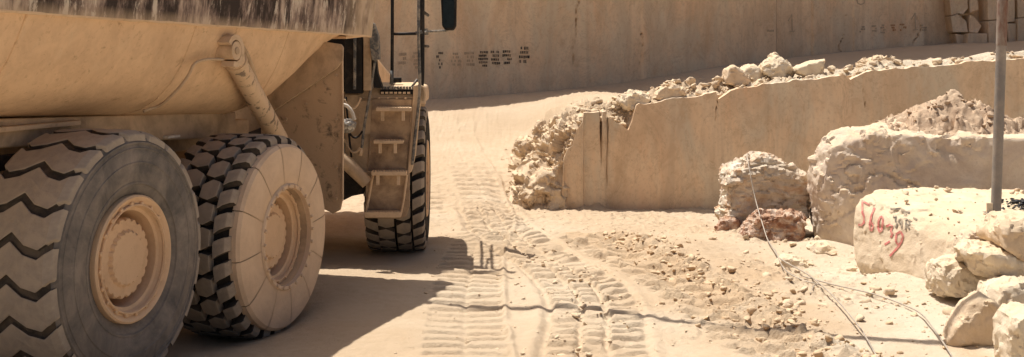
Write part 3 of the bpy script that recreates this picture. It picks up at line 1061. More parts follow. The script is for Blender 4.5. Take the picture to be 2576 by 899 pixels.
def paint(strokes, width, name, mat, parent, step=4.0):
    fine = []
    for s in strokes:
        out = []
        for i in range(len(s) - 1):
            n = max(1, int(math.hypot(s[i + 1][0] - s[i][0], s[i + 1][1] - s[i][1]) / step))
            out += [(s[i][0] + (s[i + 1][0] - s[i][0]) * k / n, s[i][1] + (s[i + 1][1] - s[i][1]) * k / n) for k in range(n)]
        fine.append(out + [s[-1]])
    mb = MB()
    for s in fine:
        P = [Vector(q) for q in s]
        vs = []
        for i, p in enumerate(P):
            d = (P[min(i + 1, len(P) - 1)] - P[max(i - 1, 0)]).normalized()
            n = Vector((-d.y, d.x)) * width / 2 * random.uniform(0.8, 1.1)
            vs += [nfn(*(p + n)), nfn(*(p - n))]
        mb.add(vs, [(2 * i, 2 * i + 1, 2 * i + 3, 2 * i + 2) for i in range(len(P) - 1)])
    o = mb.build(name, mat, parent, off=parent.location)
    sd = o.modifiers.new('thick', 'SOLIDIFY')
    sd.thickness = 0.003
    sd.offset = 0
    return o


def zz(pts):      # pixels of the enlarged view of the block to picture pixels
    return [((2650 + a * 350 / 899) / 1.2651, (550 + b * 350 / 899) / 1.2651) for a, b in pts]


digits = [[[(305, 268), (242, 232), (246, 330), (258, 360), (258, 410), (235, 432), (212, 425)]],
          [[(345, 288), (322, 345), (305, 420), (306, 468), (322, 476), (334, 440), (318, 405)]],
          [[(395, 358), (378, 395), (374, 450), (385, 486), (402, 476), (412, 420), (410, 370), (395, 358)]],
          [[(440, 440), (470, 428), (490, 440), (478, 480), (492, 500), (478, 530)], [(428, 590), (470, 562)]],
          [[(560, 482), (525, 500), (518, 560), (535, 590), (565, 570), (576, 520), (560, 482)], [(574, 540), (545, 600), (470, 682)]]]
for d in digits:
    paint([zz(s) for s in d], 5.2, 'painted_digit', 'redpaint', NBLOCK)
for d in ([[(495, 360), (520, 365), (515, 395), (530, 420), (520, 455)]], [[(550, 385), (540, 400), (555, 418), (570, 405), (565, 385), (550, 385)], [(570, 400), (566, 455)]],
          [[(600, 390), (598, 470)], [(600, 390), (628, 388), (632, 425), (604, 428), (630, 460)]], [[(475, 295), (520, 300), (560, 295), (600, 320), (630, 330)], [(560, 310), (600, 345)], [(660, 370), (690, 388)]]):
    paint([zz(s) for s in d], 4.5, 'faded_mark', 'greypaint', NBLOCK)

# rock pile at the right edge
boulder('boulder', 'square-edged pale rock topping the pile at the right edge', [from_px([(2486, 560), (2492, 540), (2560, 536), (2640, 545), (2650, 640), (2600, 672), (2545, 655), (2488, 625)], 11.5, 0.8, 0.9)], 'tan', 51, 0.025, 0.03, 2.5, 0.4)
boulder('boulder', 'flat slab wedged beneath the square-edged rock in the pile', [from_px([(2408, 630), (2430, 612), (2500, 616), (2600, 640), (2640, 690), (2520, 704), (2440, 690)], 11.5, 0.75, 0.86)], 'white', 53, 0.025, 0.03, 2.5, 0.4)
boulder('boulder', 'angular block leaning at the left foot of the pile', [from_px([(2346, 690), (2358, 660), (2400, 648), (2440, 665), (2475, 700), (2462, 740), (2395, 760), (2350, 748)], 11.9, 0.6, 0.85)], 'white', 55, 0.022, 0.035, 3.0, 0.5)
boulder('boulder', 'upright fan-shaped slab with a shaded face, lowest in the pile', [from_px([(2376, 868), (2388, 820), (2425, 760), (2470, 728), (2500, 732), (2510, 800), (2508, 862), (2450, 886)], 10.35, 0.35, 0.94)], 'tan', 57, 0.02, 0.02, 2.5, 0.4)
boulder('boulder', 'arched rock lying behind the fan-shaped slab', [from_px([(2470, 760), (2482, 715), (2530, 700), (2600, 705), (2640, 760), (2600, 800), (2500, 830)], 10.95, 0.6, 0.86)], 'white', 59, 0.022, 0.03, 2.5, 0.4)
boulder('boulder', 'pale flat-faced rock cut by the bottom right corner', [from_px([(2511, 800), (2518, 775), (2570, 760), (2640, 772), (2660, 900), (2600, 960), (2520, 940)], 9.7, 0.6, 0.92)], 'white', 61, 0.022, 0.025, 3.0, 0.4)
boulder('boulder', 'pinkish broken lump against the right end of the digit block', [from_px([(2405, 600), (2430, 580), (2480, 586), (2494, 620), (2470, 650), (2410, 650)], 12.15, 0.35, 0.85)], 'bigblock', 63, 0.022, 0.03, 4.0, 0.6)
boulder('boulder', 'cream rock between the banded boulder and the digit block', [from_px([(2018, 640), (2040, 612), (2075, 606), (2115, 640), (2105, 668), (2050, 676)], 14.7, 0.45, 0.8)], 'white', 65, 0.022, 0.03, 4.0, 0.5)
boulder('boulder', 'flat pale stone under the wire before the rust-red boulder', [from_px([(1946, 660), (1960, 640), (2010, 650), (2050, 672), (2040, 690), (1970, 676)], 14.2, 0.35, 0.8)], 'white', 67, 0.02, 0.02, 4.0, 0.4)

# the crumbling end of the bench
BANK = boulder('rock_bank', 'crumbling dust-covered bank of broken rock at the left end of the sawn face',
               [[(1.14, 19.33, 1.50), (1.16, 20.3, 1.44), (.76, 21.0, 1.30), (.50, 21.6, 1.12), (.26, 21.7, .92), (.95, 19.30, 1.14), (1.0, 19.25, -.1), (.9, 19.9, 1.38), (.5, 20.2, 1.06), (.24, 20.6, .84), (.08, 21.1, .66), (.0, 20.6, .2), (.1, 21.8, .5), (1.2, 21.6, -.1), (.3, 19.6, -.1)],
                [(.86, 19.24, .80), (.52, 19.22, .55), (.26, 19.25, .34), (.0, 19.5, .16), (-.02, 20.1, .34), (.36, 20.2, .80), (.8, 20.1, 1.05), (.88, 19.2, -.1), (.24, 19.12, -.1), (-.1, 19.4, -.1)]],
               'rubble', 97, 0.024, 0.13, 1.6, 0.5, cat='rock bank')
BANK['kind'] = 'structure'
# boulders along the bench edge
by = 19.55
boulder('boulder', 'leftmost boulder of the white group, with a tan shaded front', [from_px([(1818, 200), (1822, 172), (1836, 162), (1856, 172), (1880, 196), (1886, 212), (1850, 220), (1822, 214)], by, 0.6, 0.86)], 'tan', 71, 0.025, 0.025, 3.0, 0.4, group=GR_EDGE)
boulder('boulder', 'low rounded white boulder wedged between two taller ones', [from_px([(1850, 184), (1872, 166), (1895, 162), (1918, 178), (1938, 208), (1900, 216), (1862, 212)], by + .25, 0.6, 0.85)], 'white', 73, 0.025, 0.025, 3.0, 0.4, group=GR_EDGE)
boulder('boulder', 'tallest white boulder on the bench edge with a peaked top', [from_px([(1902, 180), (1912, 154), (1946, 134), (1972, 148), (1992, 168), (1996, 196), (1970, 206), (1930, 206)], by + .3, 0.75, 0.8)], 'white', 75, 0.025, 0.035, 3.0, 0.5, group=GR_EDGE)
boulder('boulder', 'wedge-shaped white boulder with a flat sloping top, rightmost of the group', [from_px([(1992, 172), (2030, 156), (2076, 146), (2080, 180), (2070, 204), (2030, 196), (1998, 184)], by + .1, 0.6, 0.88)], 'white', 77, 0.025, 0.02, 3.0, 0.3, group=GR_EDGE)
boulder('boulder', 'pointed pale boulder lying alone on the bench edge left of the white group', [from_px([(1634, 248), (1650, 224), (1680, 206), (1715, 216), (1742, 236), (1730, 256), (1680, 262)], by, 0.6, 0.85)], 'tan', 79, 0.025, 0.03, 3.0, 0.5, group=GR_EDGE)
boulder('boulder', 'rounded pale rock nearest the broken corner of the bench', [from_px([(1550, 262), (1560, 240), (1585, 222), (1612, 230), (1640, 250), (1632, 272), (1580, 280)], by, 0.6, 0.85)], 'white', 81, 0.025, 0.035, 3.5, 0.5, group=GR_EDGE)
boulder('boulder', 'small square chip below the leftmost white boulder', [from_px([(1874, 212), (1888, 206), (1900, 216), (1896, 224), (1876, 224)], 19.35, 0.15, 0.85)], 'tan', 83, 0.02, 0.008, 4.0, 0.3)
boulder('boulder', 'brown crumbling lump at the far end of the bench rubble', [from_px([(2160, 168), (2175, 150), (2200, 142), (2235, 150), (2258, 170), (2230, 182), (2170, 180)], 20.0, 0.6, 0.85)], 'rubble', 85, 0.025, 0.05, 5.0, 0.6)
boulder('boulder', 'rough lump standing out of the rubble bank beside the road', [from_px([(1340, 330), (1360, 312), (1395, 318), (1412, 350), (1400, 380), (1356, 372)], 20.2, 0.5, 0.85)], 'rubble', 87, 0.025, 0.06, 4.0, 0.7)
boulder('boulder', 'pale pointed lump at the crest of the rubble bank', [from_px([(1408, 308), (1430, 296), (1456, 302), (1466, 330), (1450, 372), (1420, 362)], 19.6, 0.5, 0.85)], 'rubble', 89, 0.025, 0.06, 4.0, 0.7)
boulder('boulder', 'leaning slab low in the rubble bank', [from_px([(1385, 400), (1400, 380), (1428, 392), (1440, 430), (1424, 462), (1400, 440)], 19.5, 0.3, 0.85)], 'tan', 93, 0.025, 0.04, 4.0, 0.6)
boulder('boulder', 'dusty knob at the road end of the rubble bank', [from_px([(1292, 372), (1302, 352), (1330, 350), (1348, 376), (1330, 394), (1304, 388)], 20.6, 0.5, 0.85)], 'rubble', 95, 0.025, 0.05, 4.0, 0.7)


# ------------------------------------------------------------------ rubble
def templates(n, seed):
    out = []
    r = random.Random(seed)
    for k in range(n):
        bm = bmesh.new()
        bmesh.ops.create_icosphere(bm, subdivisions=2, radius=1)
        v = np.array([q.co[:] for q in bm.verts])
        f = np.array([[q.index for q in p.verts] for p in bm.faces])
        bm.free()
        v = v * np.array([r.uniform(.9, 1.7), r.uniform(.7, 1.2), r.uniform(.5, .9)])
        for _ in range(9):
            d = np.array([r.gauss(0, 1), r.gauss(0, 1), r.gauss(0, 1)])
            d /= np.linalg.norm(d)
            h = r.uniform(0.18, 0.52)
            t = v @ d
            v = v - np.outer(np.clip(t - h, 0, None), d)
        v = v * (1 + 0.12 * fbm(v * 2.3, 2, seed + k))[:, None]
        out.append((v, f))
    return out


TPL = templates(8, 5)


def scatter(name, label, pts, sizes, mat, cat='rubble'):
    V, Fc, b = [], [], 0
    r = np.random.RandomState(len(pts))
    org = np.mean(np.array(pts), 0)
    for p, s in zip(pts, sizes):
        v, f = TPL[r.randint(len(TPL))]
        a, t = r.uniform(0, 2 * PI), r.uniform(-0.5, 0.5)
        ca, sa, ct, st = math.cos(a), math.sin(a), math.cos(t), math.sin(t)
        R = np.array([[ca, -sa, 0], [sa, ca, 0], [0, 0, 1]]) @ np.array([[1, 0, 0], [0, ct, -st], [0, st, ct]])
        V.append((v * s) @ R.T + (np.array(p) - org))
        Fc.append(f + b)
        b += len(v)
    me = np_mesh(name, np.concatenate(V), np.concatenate(Fc))
    o = newobj(name, me, mat)
    o.location = org
    tag(o, label, cat, kind='stuff')
    return o


def on_ground(xy, sizes, sink=0.02):
    z = ground_z(xy[:, 0], xy[:, 1])
    return [(a, b, c + s * sink) for (a, b), c, s in zip(xy, z, sizes)]


def sizes(n, lo, hi, p=2.5):
    return lo + (hi - lo) * RS.rand(n) ** p


# along the bench edge
n = 620
X = 1.1 + 8.0 * RS.rand(n) ** 1.25
off = np.abs(RS.randn(n)) * np.interp(X, [1.1, 4.5, 6.5, 9], [0.4, 0.35, 0.22, 0.06])
xy = np.stack([X, ycut(X) + 0.16 + off], -1)
s_ = sizes(n, 0.012, 0.13, 5.0) * np.interp(X, [1, 5, 6.5, 9], [1.1, 1, .85, .4])
pile = np.interp(X, [1.1, 1.5, 2.5, 3.0, 4.0, 5.0, 6.2, 6.6, 9], [.03, .06, .10, .06, .05, .05, .10, .02, 0.0]) * np.exp(-((off - .25) / .3) ** 2) * RS.rand(n)
P = [(a, b, c + q) for (a, b, c), q in zip(on_ground(xy, s_), pile)]
scatter('edge_rubble', 'loose pale rubble strewn along the top edge of the sawn face', P, s_, 'rubble')
# inside the two notches of the face
P, S = [], []
for (x0, x1, dy, k, hi) in ((1.58, 2.12, .62, 190, .085), (1.38, 1.54, .35, 60, .05), (3.28, 3.5, .25, 30, .06), (5.3, 5.42, .2, 10, .05)):
    for _ in range(k):
        x = RS.uniform(x0, x1)
        y = float(ycut(x)) + .16 + dy * RS.rand()
        P.append((x, y, gz(x, y)))
        S.append(.015 + (hi - .015) * RS.rand() ** 2)
scatter('notch_rubble', 'crumbled rock filling the notches in the sawn face', P, S, 'rubble')
# broken bank at the left end
n = 300
X = RS.uniform(-0.2, 1.25, n)
Yb = 19.0 + 3.6 * RS.rand(n) ** 1.3
s_ = sizes(n, 0.010, 0.11, 4.0) * np.where(X < 0, .5, 1)
keepb = (Yb > ycut(X) + 0.12) | (X < 0.2)
xy = np.stack([X, Yb], -1)[keepb]
s_ = s_[keepb]
bb = BVHTree.FromPolygons([Vector(v.co) + BANK.location for v in BANK.data.vertices], [tuple(p.vertices) for p in BANK.data.polygons])
P = []
for (x, y), q in zip(xy, s_):
    h = bb.ray_cast(Vector((x, y, 9)), Vector((0, 0, -1)))[0]
    P.append((x, y, max(h.z if h else -9, gz(x, y)) - q * .15))
scatter('bank_rubble', 'broken rock spilling down the bank between road and sawn face', P, s_, 'rubble')
# clods by the third track
n = 1100
Yb = RS.uniform(9.6, 16.4, n)
X = path(T3, Yb) + 0.38 + RS.randn(n) * 0.28
s_ = sizes(n, 0.007, 0.075, 4.0)
scatter('earth_clods', 'damp brown clods thrown up beside the right-hand wheel track', on_ground(np.stack([X, Yb], -1), s_), s_, 'clod', 'clods')
n = 260
Yb = RS.uniform(9.6, 13.0, n)
X = RS.uniform(1.6, 4.2, n)
s_ = sizes(n, 0.006, 0.05, 3.5)
scatter('earth_clods', 'scattered brown crumbs in front of the rock pile and wire', on_ground(np.stack([X, Yb], -1), s_), s_, 'clod', 'clods')
# lumps in the second track
n = 300
Yb = RS.uniform(9.6, 17.0, n)
X = path(T2, Yb) + RS.randn(n) * 0.2
s_ = sizes(n, 0.01, 0.055, 3.5)
scatter('track_lumps', 'crumbled lumps lying in the middle wheel track', on_ground(np.stack([X, Yb], -1), s_, 0.1), s_, 'rubble', 'clods')
# chips at the feet of the blocks
n = 700
X = RS.uniform(2.6, 6.0, n)
Yb = RS.uniform(11.2, 16.6, n)
s_ = sizes(n, 0.008, 0.11, 7)
scatter('stone_chips', 'pale stone chips around the feet of the blocks', on_ground(np.stack([X, Yb], -1), s_), s_, 'rubble')
# general grit on the floor below the face and on the road
n = 1500
X = RS.uniform(-1.0, 5.0, n)
Yb = RS.uniform(10.0, 19.2, n)
s_ = sizes(n, 0.005, 0.03, 3)
scatter('ground_grit', 'small grit scattered over the quarry floor', on_ground(np.stack([X, Yb], -1), s_), s_, 'rubble', 'grit')
# chips on the heap and on the digit block
bvh = {}
for nm, o in (('heap', heap), ('nb', NBLOCK)):
    bvh[nm] = BVHTree.FromPolygons([Vector(v.co) + o.location for v in o.data.vertices], [tuple(p.vertices) for p in o.data.polygons])


def drop(b, x, y):
    h = b.ray_cast(Vector((x, y, 9)), Vector((0, 0, -1)))[0]
    return h


P, S = [], []
for _ in range(420):
    x, y = heap.location.x + RS.uniform(-1.15, 1.3), heap.location.y + RS.uniform(-.62, .3)
    h = drop(bvh['heap'], x, y)
    if h:
        s = 0.010 + 0.06 * RS.rand() ** 4
        P.append((h.x, h.y, h.z))
        S.append(s)
scatter('heap_crumbs', 'crumbs and flat flakes covering the brown earth heap', P, S, 'dirt', 'clods')
P, S = [], []
for _ in range(160):
    x, y = RS.uniform(4.1, 6.6), RS.uniform(12.4, 14.8)
    h = drop(bvh['nb'], x, y)
    if h and h.z > 0.5:
        s = 0.008 + 0.04 * RS.rand() ** 3
        P.append((h.x, h.y, h.z + s * .4))
        S.append(s)
scatter('top_chips', 'small chips lying on top of the digit block', P, S, 'rubble')

# ------------------------------------------------------------------ pole on the digit block
pb = drop(bvh['nb'], px(2505, 524, 13.0).x, 13.0)
pbase = Vector((pb.x, pb.y, pb.z - 0.01))
ptop = px(2531, -260, 13.05)
pole = tag(bpy.data.objects.new('pole', None), 'tall grey steel pole standing on top of the digit block', 'pole')
COL.objects.link(pole)
pole.location = pbase
mb = MB().tube([pbase, pbase.lerp(ptop, .5), ptop], 0.054, 20)
mb.build('shaft', 'pole', pole, pbase, auto=0.6)
MB().box(pbase + Vector((0, 0, .012)), (.11, 0, 0), (0, .1, 0), (0, 0, .012)).build('base_plate', 'pole', pole, pbase, bevel=.004)
MB().box(pbase + Vector((-.075, -.02, .07)), (.035, 0, 0), (0, .008, 0), (0, 0, .06)).build('gusset', 'white', pole, pbase, bevel=.004)
ax_ = (ptop - pbase).normalized()
mb = MB()
q0, q1 = pbase + (ptop - pbase) * 0.53, ptop
# painted rust-red upper length of the pole
mb.tube([q0, q1], 0.0562, 20)
o = mb.build('painted_band', 'pole', pole, pbase, auto=0.6)
t = NT('faded_red_paint')
t.color(t.mix(t.ramp(t.noise(6, 6, 0.7, vs=(1, 1, .3)), [(0.42, 0.0), (0.6, 1.0)]), (0.20, 0.115, 0.085), (0.32, 0.28, 0.24)))
M['poled'] = t.m
o.data.materials.clear()
o.data.materials.append(t.m)

P, S = [], []
for _ in range(260):
    x, y = RS.normal(px(2590, 505, 13.5).x, .13), RS.normal(13.45, .16)
    h = drop(bvh['nb'], x, y)
    if h:
        s = RS.uniform(.01, .035)
        P.append((x, y, h.z + s * .2 + 0.06 * max(0, 1 - math.hypot(x - 5.84, y - 13.5) / .4)))
        S.append(s)
scatter('black_lumps', 'black lumpy debris on the digit block beside the pole', P, S, 'asphalt', 'debris')


# ------------------------------------------------------------------ wires
def wire(name, label, pts, r, cat='wire'):
    pts = smooth_path(pts, 6)
    base = pts[0].copy()
    o = MB().tube(pts, r, 6).build(name, 'wire', None, base, smooth=True)
    o.location = base
    return tag(o, label, cat)


def gp(x, y, lift=0.012):
    """Pixel to the ground."""
    Y = 14.0
    z = 0.0
    for _ in range(12):
        Y = (CH - z) * F / (y - HY)
        p = px(x, y, Y)
        z = 0.5 * z + 0.5 * gz(p.x, p.y)
    p = px(x, y, (CH - z) * F / (y - HY))
    p.z = gz(p.x, p.y) + lift
    return p


wire('steel_wire', 'long pale wire from the banded boulder top down to the foreground', [px(1896, 404, 16.9), px(1880, 387, 16.45), px(1884, 420, 16.15), px(1900, 500, 15.9), px(1920, 570, 15.5), px(1932, 605, 15.25), gp(1947, 642, .07), gp(1966, 672, .07), gp(2035, 706, .05), gp(2100, 770, .08), gp(2165, 845, .06), gp(2205, 905, .03), gp(2240, 960)], 0.0075)
wire('steel_wire', 'short wire end curling on the ground below the banded boulder', [gp(1949, 644, .08), gp(1974, 690, .06), gp(2020, 708), gp(2058, 722, .03), gp(2066, 730, .05), gp(2050, 728, .05), gp(2038, 738, .02)], 0.007)
wire('steel_wire', 'wire running right across the ground to the rock pile', [gp(2022, 704), gp(2090, 722, .03), gp(2200, 752, .04), gp(2280, 778, .03), gp(2320, 806, .05), gp(2360, 858, .05), gp(2400, 915, .03), gp(2420, 960)], 0.0075)
# unseen overhead cable, added to cast the shadow line across the tracks
k = 7.0
sv = Vector((SH.x, SH.y, 0)) * k
pts = []
for (x, y) in ((1180, 768), (1560, 792), (1800, 815), (2080, 842), (2370, 866)):
    Y = CH * F / (y - HY)
    p = px(x, y, Y)
    pts.append(Vector((p.x, p.y, 0)) - sv + Vector((0, 0, k)))
d0, d1 = (pts[0] - pts[1]).normalized(), (pts[-1] - pts[-2]).normalized()
pts = [pts[0] + d0 * 16] + pts + [pts[-1] + d1 * 10]
o = MB().tube(smooth_path(pts, 4), 0.068, 8).build('shadow_cable', 'cable', None, pts[0], smooth=True)
o.location = pts[0]
tag(o, 'thick unseen cable added overhead to cast a thin shadow across the tracks', 'cable')

# ================================================================== articulated dump truck
HR, HF = math.radians(17.0), math.radians(-1.5)
OR = Vector((-4.04, 11.71, 0))
OF = Vector((-2.84, 15.5, 0))
uR, nR = Vector((math.sin(HR), math.cos(HR), 0)), Vector((math.cos(HR), -math.sin(HR), 0))
uF, nF = Vector((math.sin(HF), math.cos(HF), 0)), Vector((math.cos(HF), -math.sin(HF), 0))
UP = Vector((0, 0, 1))
EYE = Vector((0, 0, CH))


def R(f, r, z):
    return OR + uR * f + nR * r + UP * z


def Q(f, r, z):
    return OF + uF * f + nF * r + UP * z


def hit(x, y, p0, n):
    d = px(x, y, 1.0) - EYE
    return EYE + d * ((p0 - EYE).dot(n) / d.dot(n))


def pr(x, y, r):
    return hit(x, y, OR + nR * r, nR)


def pf(x, y, f):
    return hit(x, y, OR + uR * f, uR)


def qr(x, y, r):
    return hit(x, y, OF + nF * r, nF)


def qf(x, y, f):
    return hit(x, y, OF + uF * f, uF)


truck = bpy.data.objects.new('dump_truck', None)
COL.objects.link(truck)
truck.location = OR
tag(truck, 'dust-covered articulated dump truck driving away up the haul road', 'dump truck')


def part(mb, name, mat, parent=None, **kw):
    return mb.build(name, mat, parent or truck, OR, **kw)


# ---- wheels
def Rc(x, W, Rad):
    """Outer radius of the tread across the tyre's width."""
    e = abs(x) / (W / 2)
    return Rad - 0.012 * e * e - 0.05 * max(0, (e - 0.82) / 0.18) ** 2


def patch(rows, W, Rad, depth, taper=0.006, shoulder=False):
    """rows: (x, a0, a1) across the tyre; a block standing on the carcass."""
    v, f = [], []
    n = len(rows)
    for lay in (0, 1):
        for k, (x, a0, a1) in enumerate(rows):
            rad = Rc(x, W, Rad) - (depth if lay == 0 else 0)
            t = taper if lay else 0.0
            xx = x
            if lay and k == 0:
                xx += t
            if lay and k == n - 1:
                xx -= t
            for a in (a0 + t / Rad * 1.5, (a0 + a1) / 2, a1 - t / Rad * 1.5):
                v.append((xx, -rad * math.sin(a), rad * math.cos(a)))
    m = 3 * n
    for k in range(n - 1):
        for j in range(2):
            i = k * 3 + j
            f.append((m + i, m + i + 1, m + i + 4, m + i + 3))
        f.append((k * 3, m + k * 3, m + k * 3 + 3, k * 3 + 3))
        f.append((k * 3 + 2, k * 3 + 5, m + k * 3 + 5, m + k * 3 + 2))
    for b in (0, 3 * (n - 1)):
        f.append((b, b + 1, m + b + 1, m + b))
        f.append((b + 1, b + 2, m + b + 2, m + b + 1))
    return v, f


def wheel_mesh_set(kind):
    """Returns the carcass and its children as (name, mesh, material, angles)."""
    W = 0.76
    Rad = {'worn': 1.01, 'covered': 0.965, 'lug': 0.945}[kind]
    dep = {'worn': 0.04, 'covered': 0.075, 'lug': 0.07}[kind]
    h = W / 2
    Rb = Rad - dep
    prof = [(h - .09, .48), (h - .05, .51), (h - .015, .60), (h, .70), (h - .004, .78), (h - .022, Rb - .06), (h - .045, Rb - .02), (h - .12, Rb), (0, Rb + .004)]
    prof = prof + [(-x, r) for x, r in prof[::-1][1:]]
    items = []

    def add(name, mb, mat, angles=(0.0,), sm=None, bevel=0.0):
        items.append((name, mb, mat, angles, sm, bevel))

    carc = MB().lathe(prof, 96)
    if kind == 'worn':
        # moulded rings on the sidewall
        for (r0, r1, hh) in ((.90, .912, .010), (.86, .866, .006), (.745, .755, .006), (.585, .6, .012)):
            x0 = np.interp(r0, [.525, .60, .70, .78, .91], [h - .05, h - .015, h, h - .004, h - .022])
            add('sidewall_ring', MB().lathe([(x0 - .01, r0 - .012), (x0 + hh, r0), (x0 + hh, r1), (x0 - .01, r1 + .012)], 96), 'sidewall', sm=.6)
        add('tread_base', MB().lathe([(x, r + .006) for x, r in prof[6:11]], 96), 'groove', sm=.6)
        N = 21
        pitch = 2 * PI / N
        g = 0.052 / Rad
        xsn = [-h + .02, -.30, -.24, -.12, 0.0, .12, .24, .30, h - .02]

        def zig(x):
            t = abs(x) / h
            return 0.095 * (0.0 if t < .001 else (abs(((t * 1.9) % 2) - 1) - 1) * -1) / Rad * 1.6
        rows = [(x, zig(x) + g / 2, zig(x) + pitch - g / 2) for x in xsn]
        v, f = patch(rows, W, Rad, dep + .012)
        add('tread_bar', MB().add(v, f), 'worn', [k * pitch for k in range(N)], bevel=.006)
    else:
        N = 27
        pitch = 2 * PI / N
        g = 0.062 / Rad
        for sgn in (1, -1):
            sh = [(.215 * sgn, g * .4 + .03, pitch - g * .35 + .03), (.27 * sgn, g * .5, pitch - g * .45), (.335 * sgn, g * .5 - .025, pitch - g * .55 - .025), ((h - .012) * sgn, g * .55 - .035, pitch - g * .6 - .035)]
            v, f = patch(sh if sgn > 0 else sh, W, Rad, dep + .02, .008)
            add('shoulder_lug', MB().add(v, f), 'tread', [k * pitch + (0 if sgn > 0 else pitch / 2) for k in range(N)], bevel=.004)
            inn = [(.015 * sgn, g * .3 + .08, pitch - g * .2 + .03), (.11 * sgn, g * .25 + .025, pitch - g * .25 + .06), (.198 * sgn, g * .3 + .045, pitch - g * .3 + .02)]
            v, f = patch(inn, W, Rad, dep + .01, .008)
            add('tread_block', MB().add(v, f), 'tread', [k * pitch + (pitch / 2 if sgn > 0 else 0) for k in range(N)], bevel=.004)
    # rim with its deep well
    fl = h - .015
    rk = .94
    add('rim', MB().lathe([(x, r * rk) for x, r in [(fl - .12, .535), (fl, .53), (fl + .012, .515), (fl + .004, .495), (fl - .02, .47), (fl - .022, .44), (fl - .05, .425), (fl - .06, .40), (fl - .30, .385), (fl - .31, .0)]], 72), 'rim', sm=.5)
    add('lock_ring', MB().lathe([(x, r * rk) for x, r in [(fl - .005, .455), (fl + .006, .45), (fl + .006, .44), (fl - .012, .433)]], 72), 'rim', sm=.5)
    nut = MB().lathe([(-.012, .02), (.012, .02), (.016, .014), (.016, 0)], 6)
    nut.v = [p + Vector((fl - .012, 0, .43)) for p in nut.v]
    add('wheel_nut', nut, 'rim', [q * 2 * PI / 20 for q in range(20)])
    # planetary hub with a scalloped bolt circle

    def teeth(a):
        return 0.035 * (1 if (a * 22 / (2 * PI)) % 1 < .55 else -0.6)
    add('hub', MB().lathe([(fl - .30, .305), (fl - .10, .305), (fl - .085, .295), (fl - .083, .22), (fl - .055, .20), (fl - .05, .0)], 132, wob=teeth), 'rim', sm=.5)
    if kind == 'covered':
        NP = 12
        gp_ = 0.006
        for k in range(1):
            pp = [(fl - .03, .47), (fl + .075, .475), (fl + .088, .50), (fl + .09, .62), (fl + .084, .76), (fl + .068, .845), (fl + .04, .872), (fl - .03, .872)]
            add('cover_plate', MB().lathe(pp, 10, gp_, 2 * PI / NP - gp_), 'cover', [q * 2 * PI / NP + .1 for q in range(NP)], sm=.6)
        add('cover_backing', MB().lathe([(fl - .04, .45), (fl + .06, .455), (fl + .078, .50), (fl + .08, .62), (fl + .074, .76), (fl + .058, .845), (fl - .03, .86)], 72), 'chassis', sm=.6)
        add('clamp_ring', MB().lathe([(fl - .02, .455), (fl + .105, .46), (fl + .108, .49), (fl + .09, .505)], 72), 'cover', sm=.5)
        b = MB().lathe([(-.02, .018), (.02, .017), (.026, .01), (.027, 0)], 8)
        b.v = [p + Vector((fl + .10, 0, .478)) for p in b.v]
        add('bolt', b, 'cover', [q * 2 * PI / 24 for q in range(24)])
    return carc, items, kind


def make_wheel(kind, loc, heading, spin=0.0, flip=False, cache={}):
    if kind not in cache:
        carc, items, _ = wheel_mesh_set(kind)
        tmp = carc.build('wheel', 'sidewall' if kind == 'worn' else 'rubber', None, auto=.7)
        ms = []
        for (name, mb, mat, angles, sm, bevel) in items:
            o = mb.build(name, mat, None, auto=sm, bevel=0)
            if bevel:
                bm = bmesh.new()
                bm.from_mesh(o.data)
                bmesh.ops.remove_doubles(bm, verts=bm.verts, dist=1e-5)
                top = [e for e in bm.edges if e.is_boundary is False and len(e.link_faces) == 2 and e.calc_face_angle(0) > .6]
                bmesh.ops.bevel(bm, geom=top, offset=bevel, segments=1, affect='EDGES')
                bm.to_mesh(o.data)
                bm.free()
            if name in ('tread_bar', 'shoulder_lug', 'tread_block'):
                o.data.materials.append(M['groove'])
                for p_ in o.data.polygons:
                    rad_ = Vector((0, p_.center.y, p_.center.z)).normalized()
                    p_.material_index = 0 if p_.normal.dot(rad_) > .6 or abs(p_.normal.x) > .62 else 1
            ms.append((name, o.data, angles))
            bpy.data.objects.remove(o)
        cache[kind] = (tmp.data, ms)
        bpy.data.objects.remove(tmp)
    cm, ms = cache[kind]
    wobj = newobj('wheel', cm, None, truck)
    wobj.location = Vector(loc) - OR
    wobj.rotation_euler = (spin, 0, -heading)
    if flip:
        wobj.rotation_euler = (-spin, 0, -heading + PI)
    for (name, me_, angles) in ms:
        for a in angles:
            o = newobj(name, me_, None, wobj)
            o.rotation_euler = (a, 0, 0)
    return wobj


TW = 1.70 - 0.38
wr = make_wheel('worn', R(-1.97, TW + .06, 0.93), HR, .07)
wm = make_wheel('covered', R(.14, TW + .19, 0.80), HR, .02)
wf = make_wheel('lug', Q(0, TW + .05, 0.90), HF, .05)
wr['label'] = 'worn rear wheel with dark sidewall and dusty rim'
wm['label'] = 'middle wheel with a round segmented dust-caked side cover'
wf['label'] = 'front wheel with deep lugs behind the ladder'
wl = make_wheel('lug', Q(0, -TW, 0.90), HF, .0, True)
w2 = make_wheel('lug', R(0, -TW, 0.80), HR, .0, True)
w3 = make_wheel('lug', R(-1.95, -TW, 0.90), HR, .0, True)

# ---- dump body: lofted cross sections
SEC = [(1.665, 2.79), (1.63, 2.70), (1.575, 2.58), (1.50, 2.44), (1.40, 2.30), (1.27, 2.18), (1.10, 2.09), (.85, 2.03), (.4, 2.0)]
SEC = SEC + [(-r, z) for r, z in SEC[::-1]]
stations = [(-4.6, .96), (-3.5, .98), (-2.5, 1.02), (-1.5, 1.06), (-.5, 1.11), (.4, 1.15), (.8, 1.16), (1.1, 1.08), (1.4, .88), (1.7, .60), (2.0, .28), (2.25, .05), (2.65, .02)]


def tilt(ff):
    return -.0154 * ff


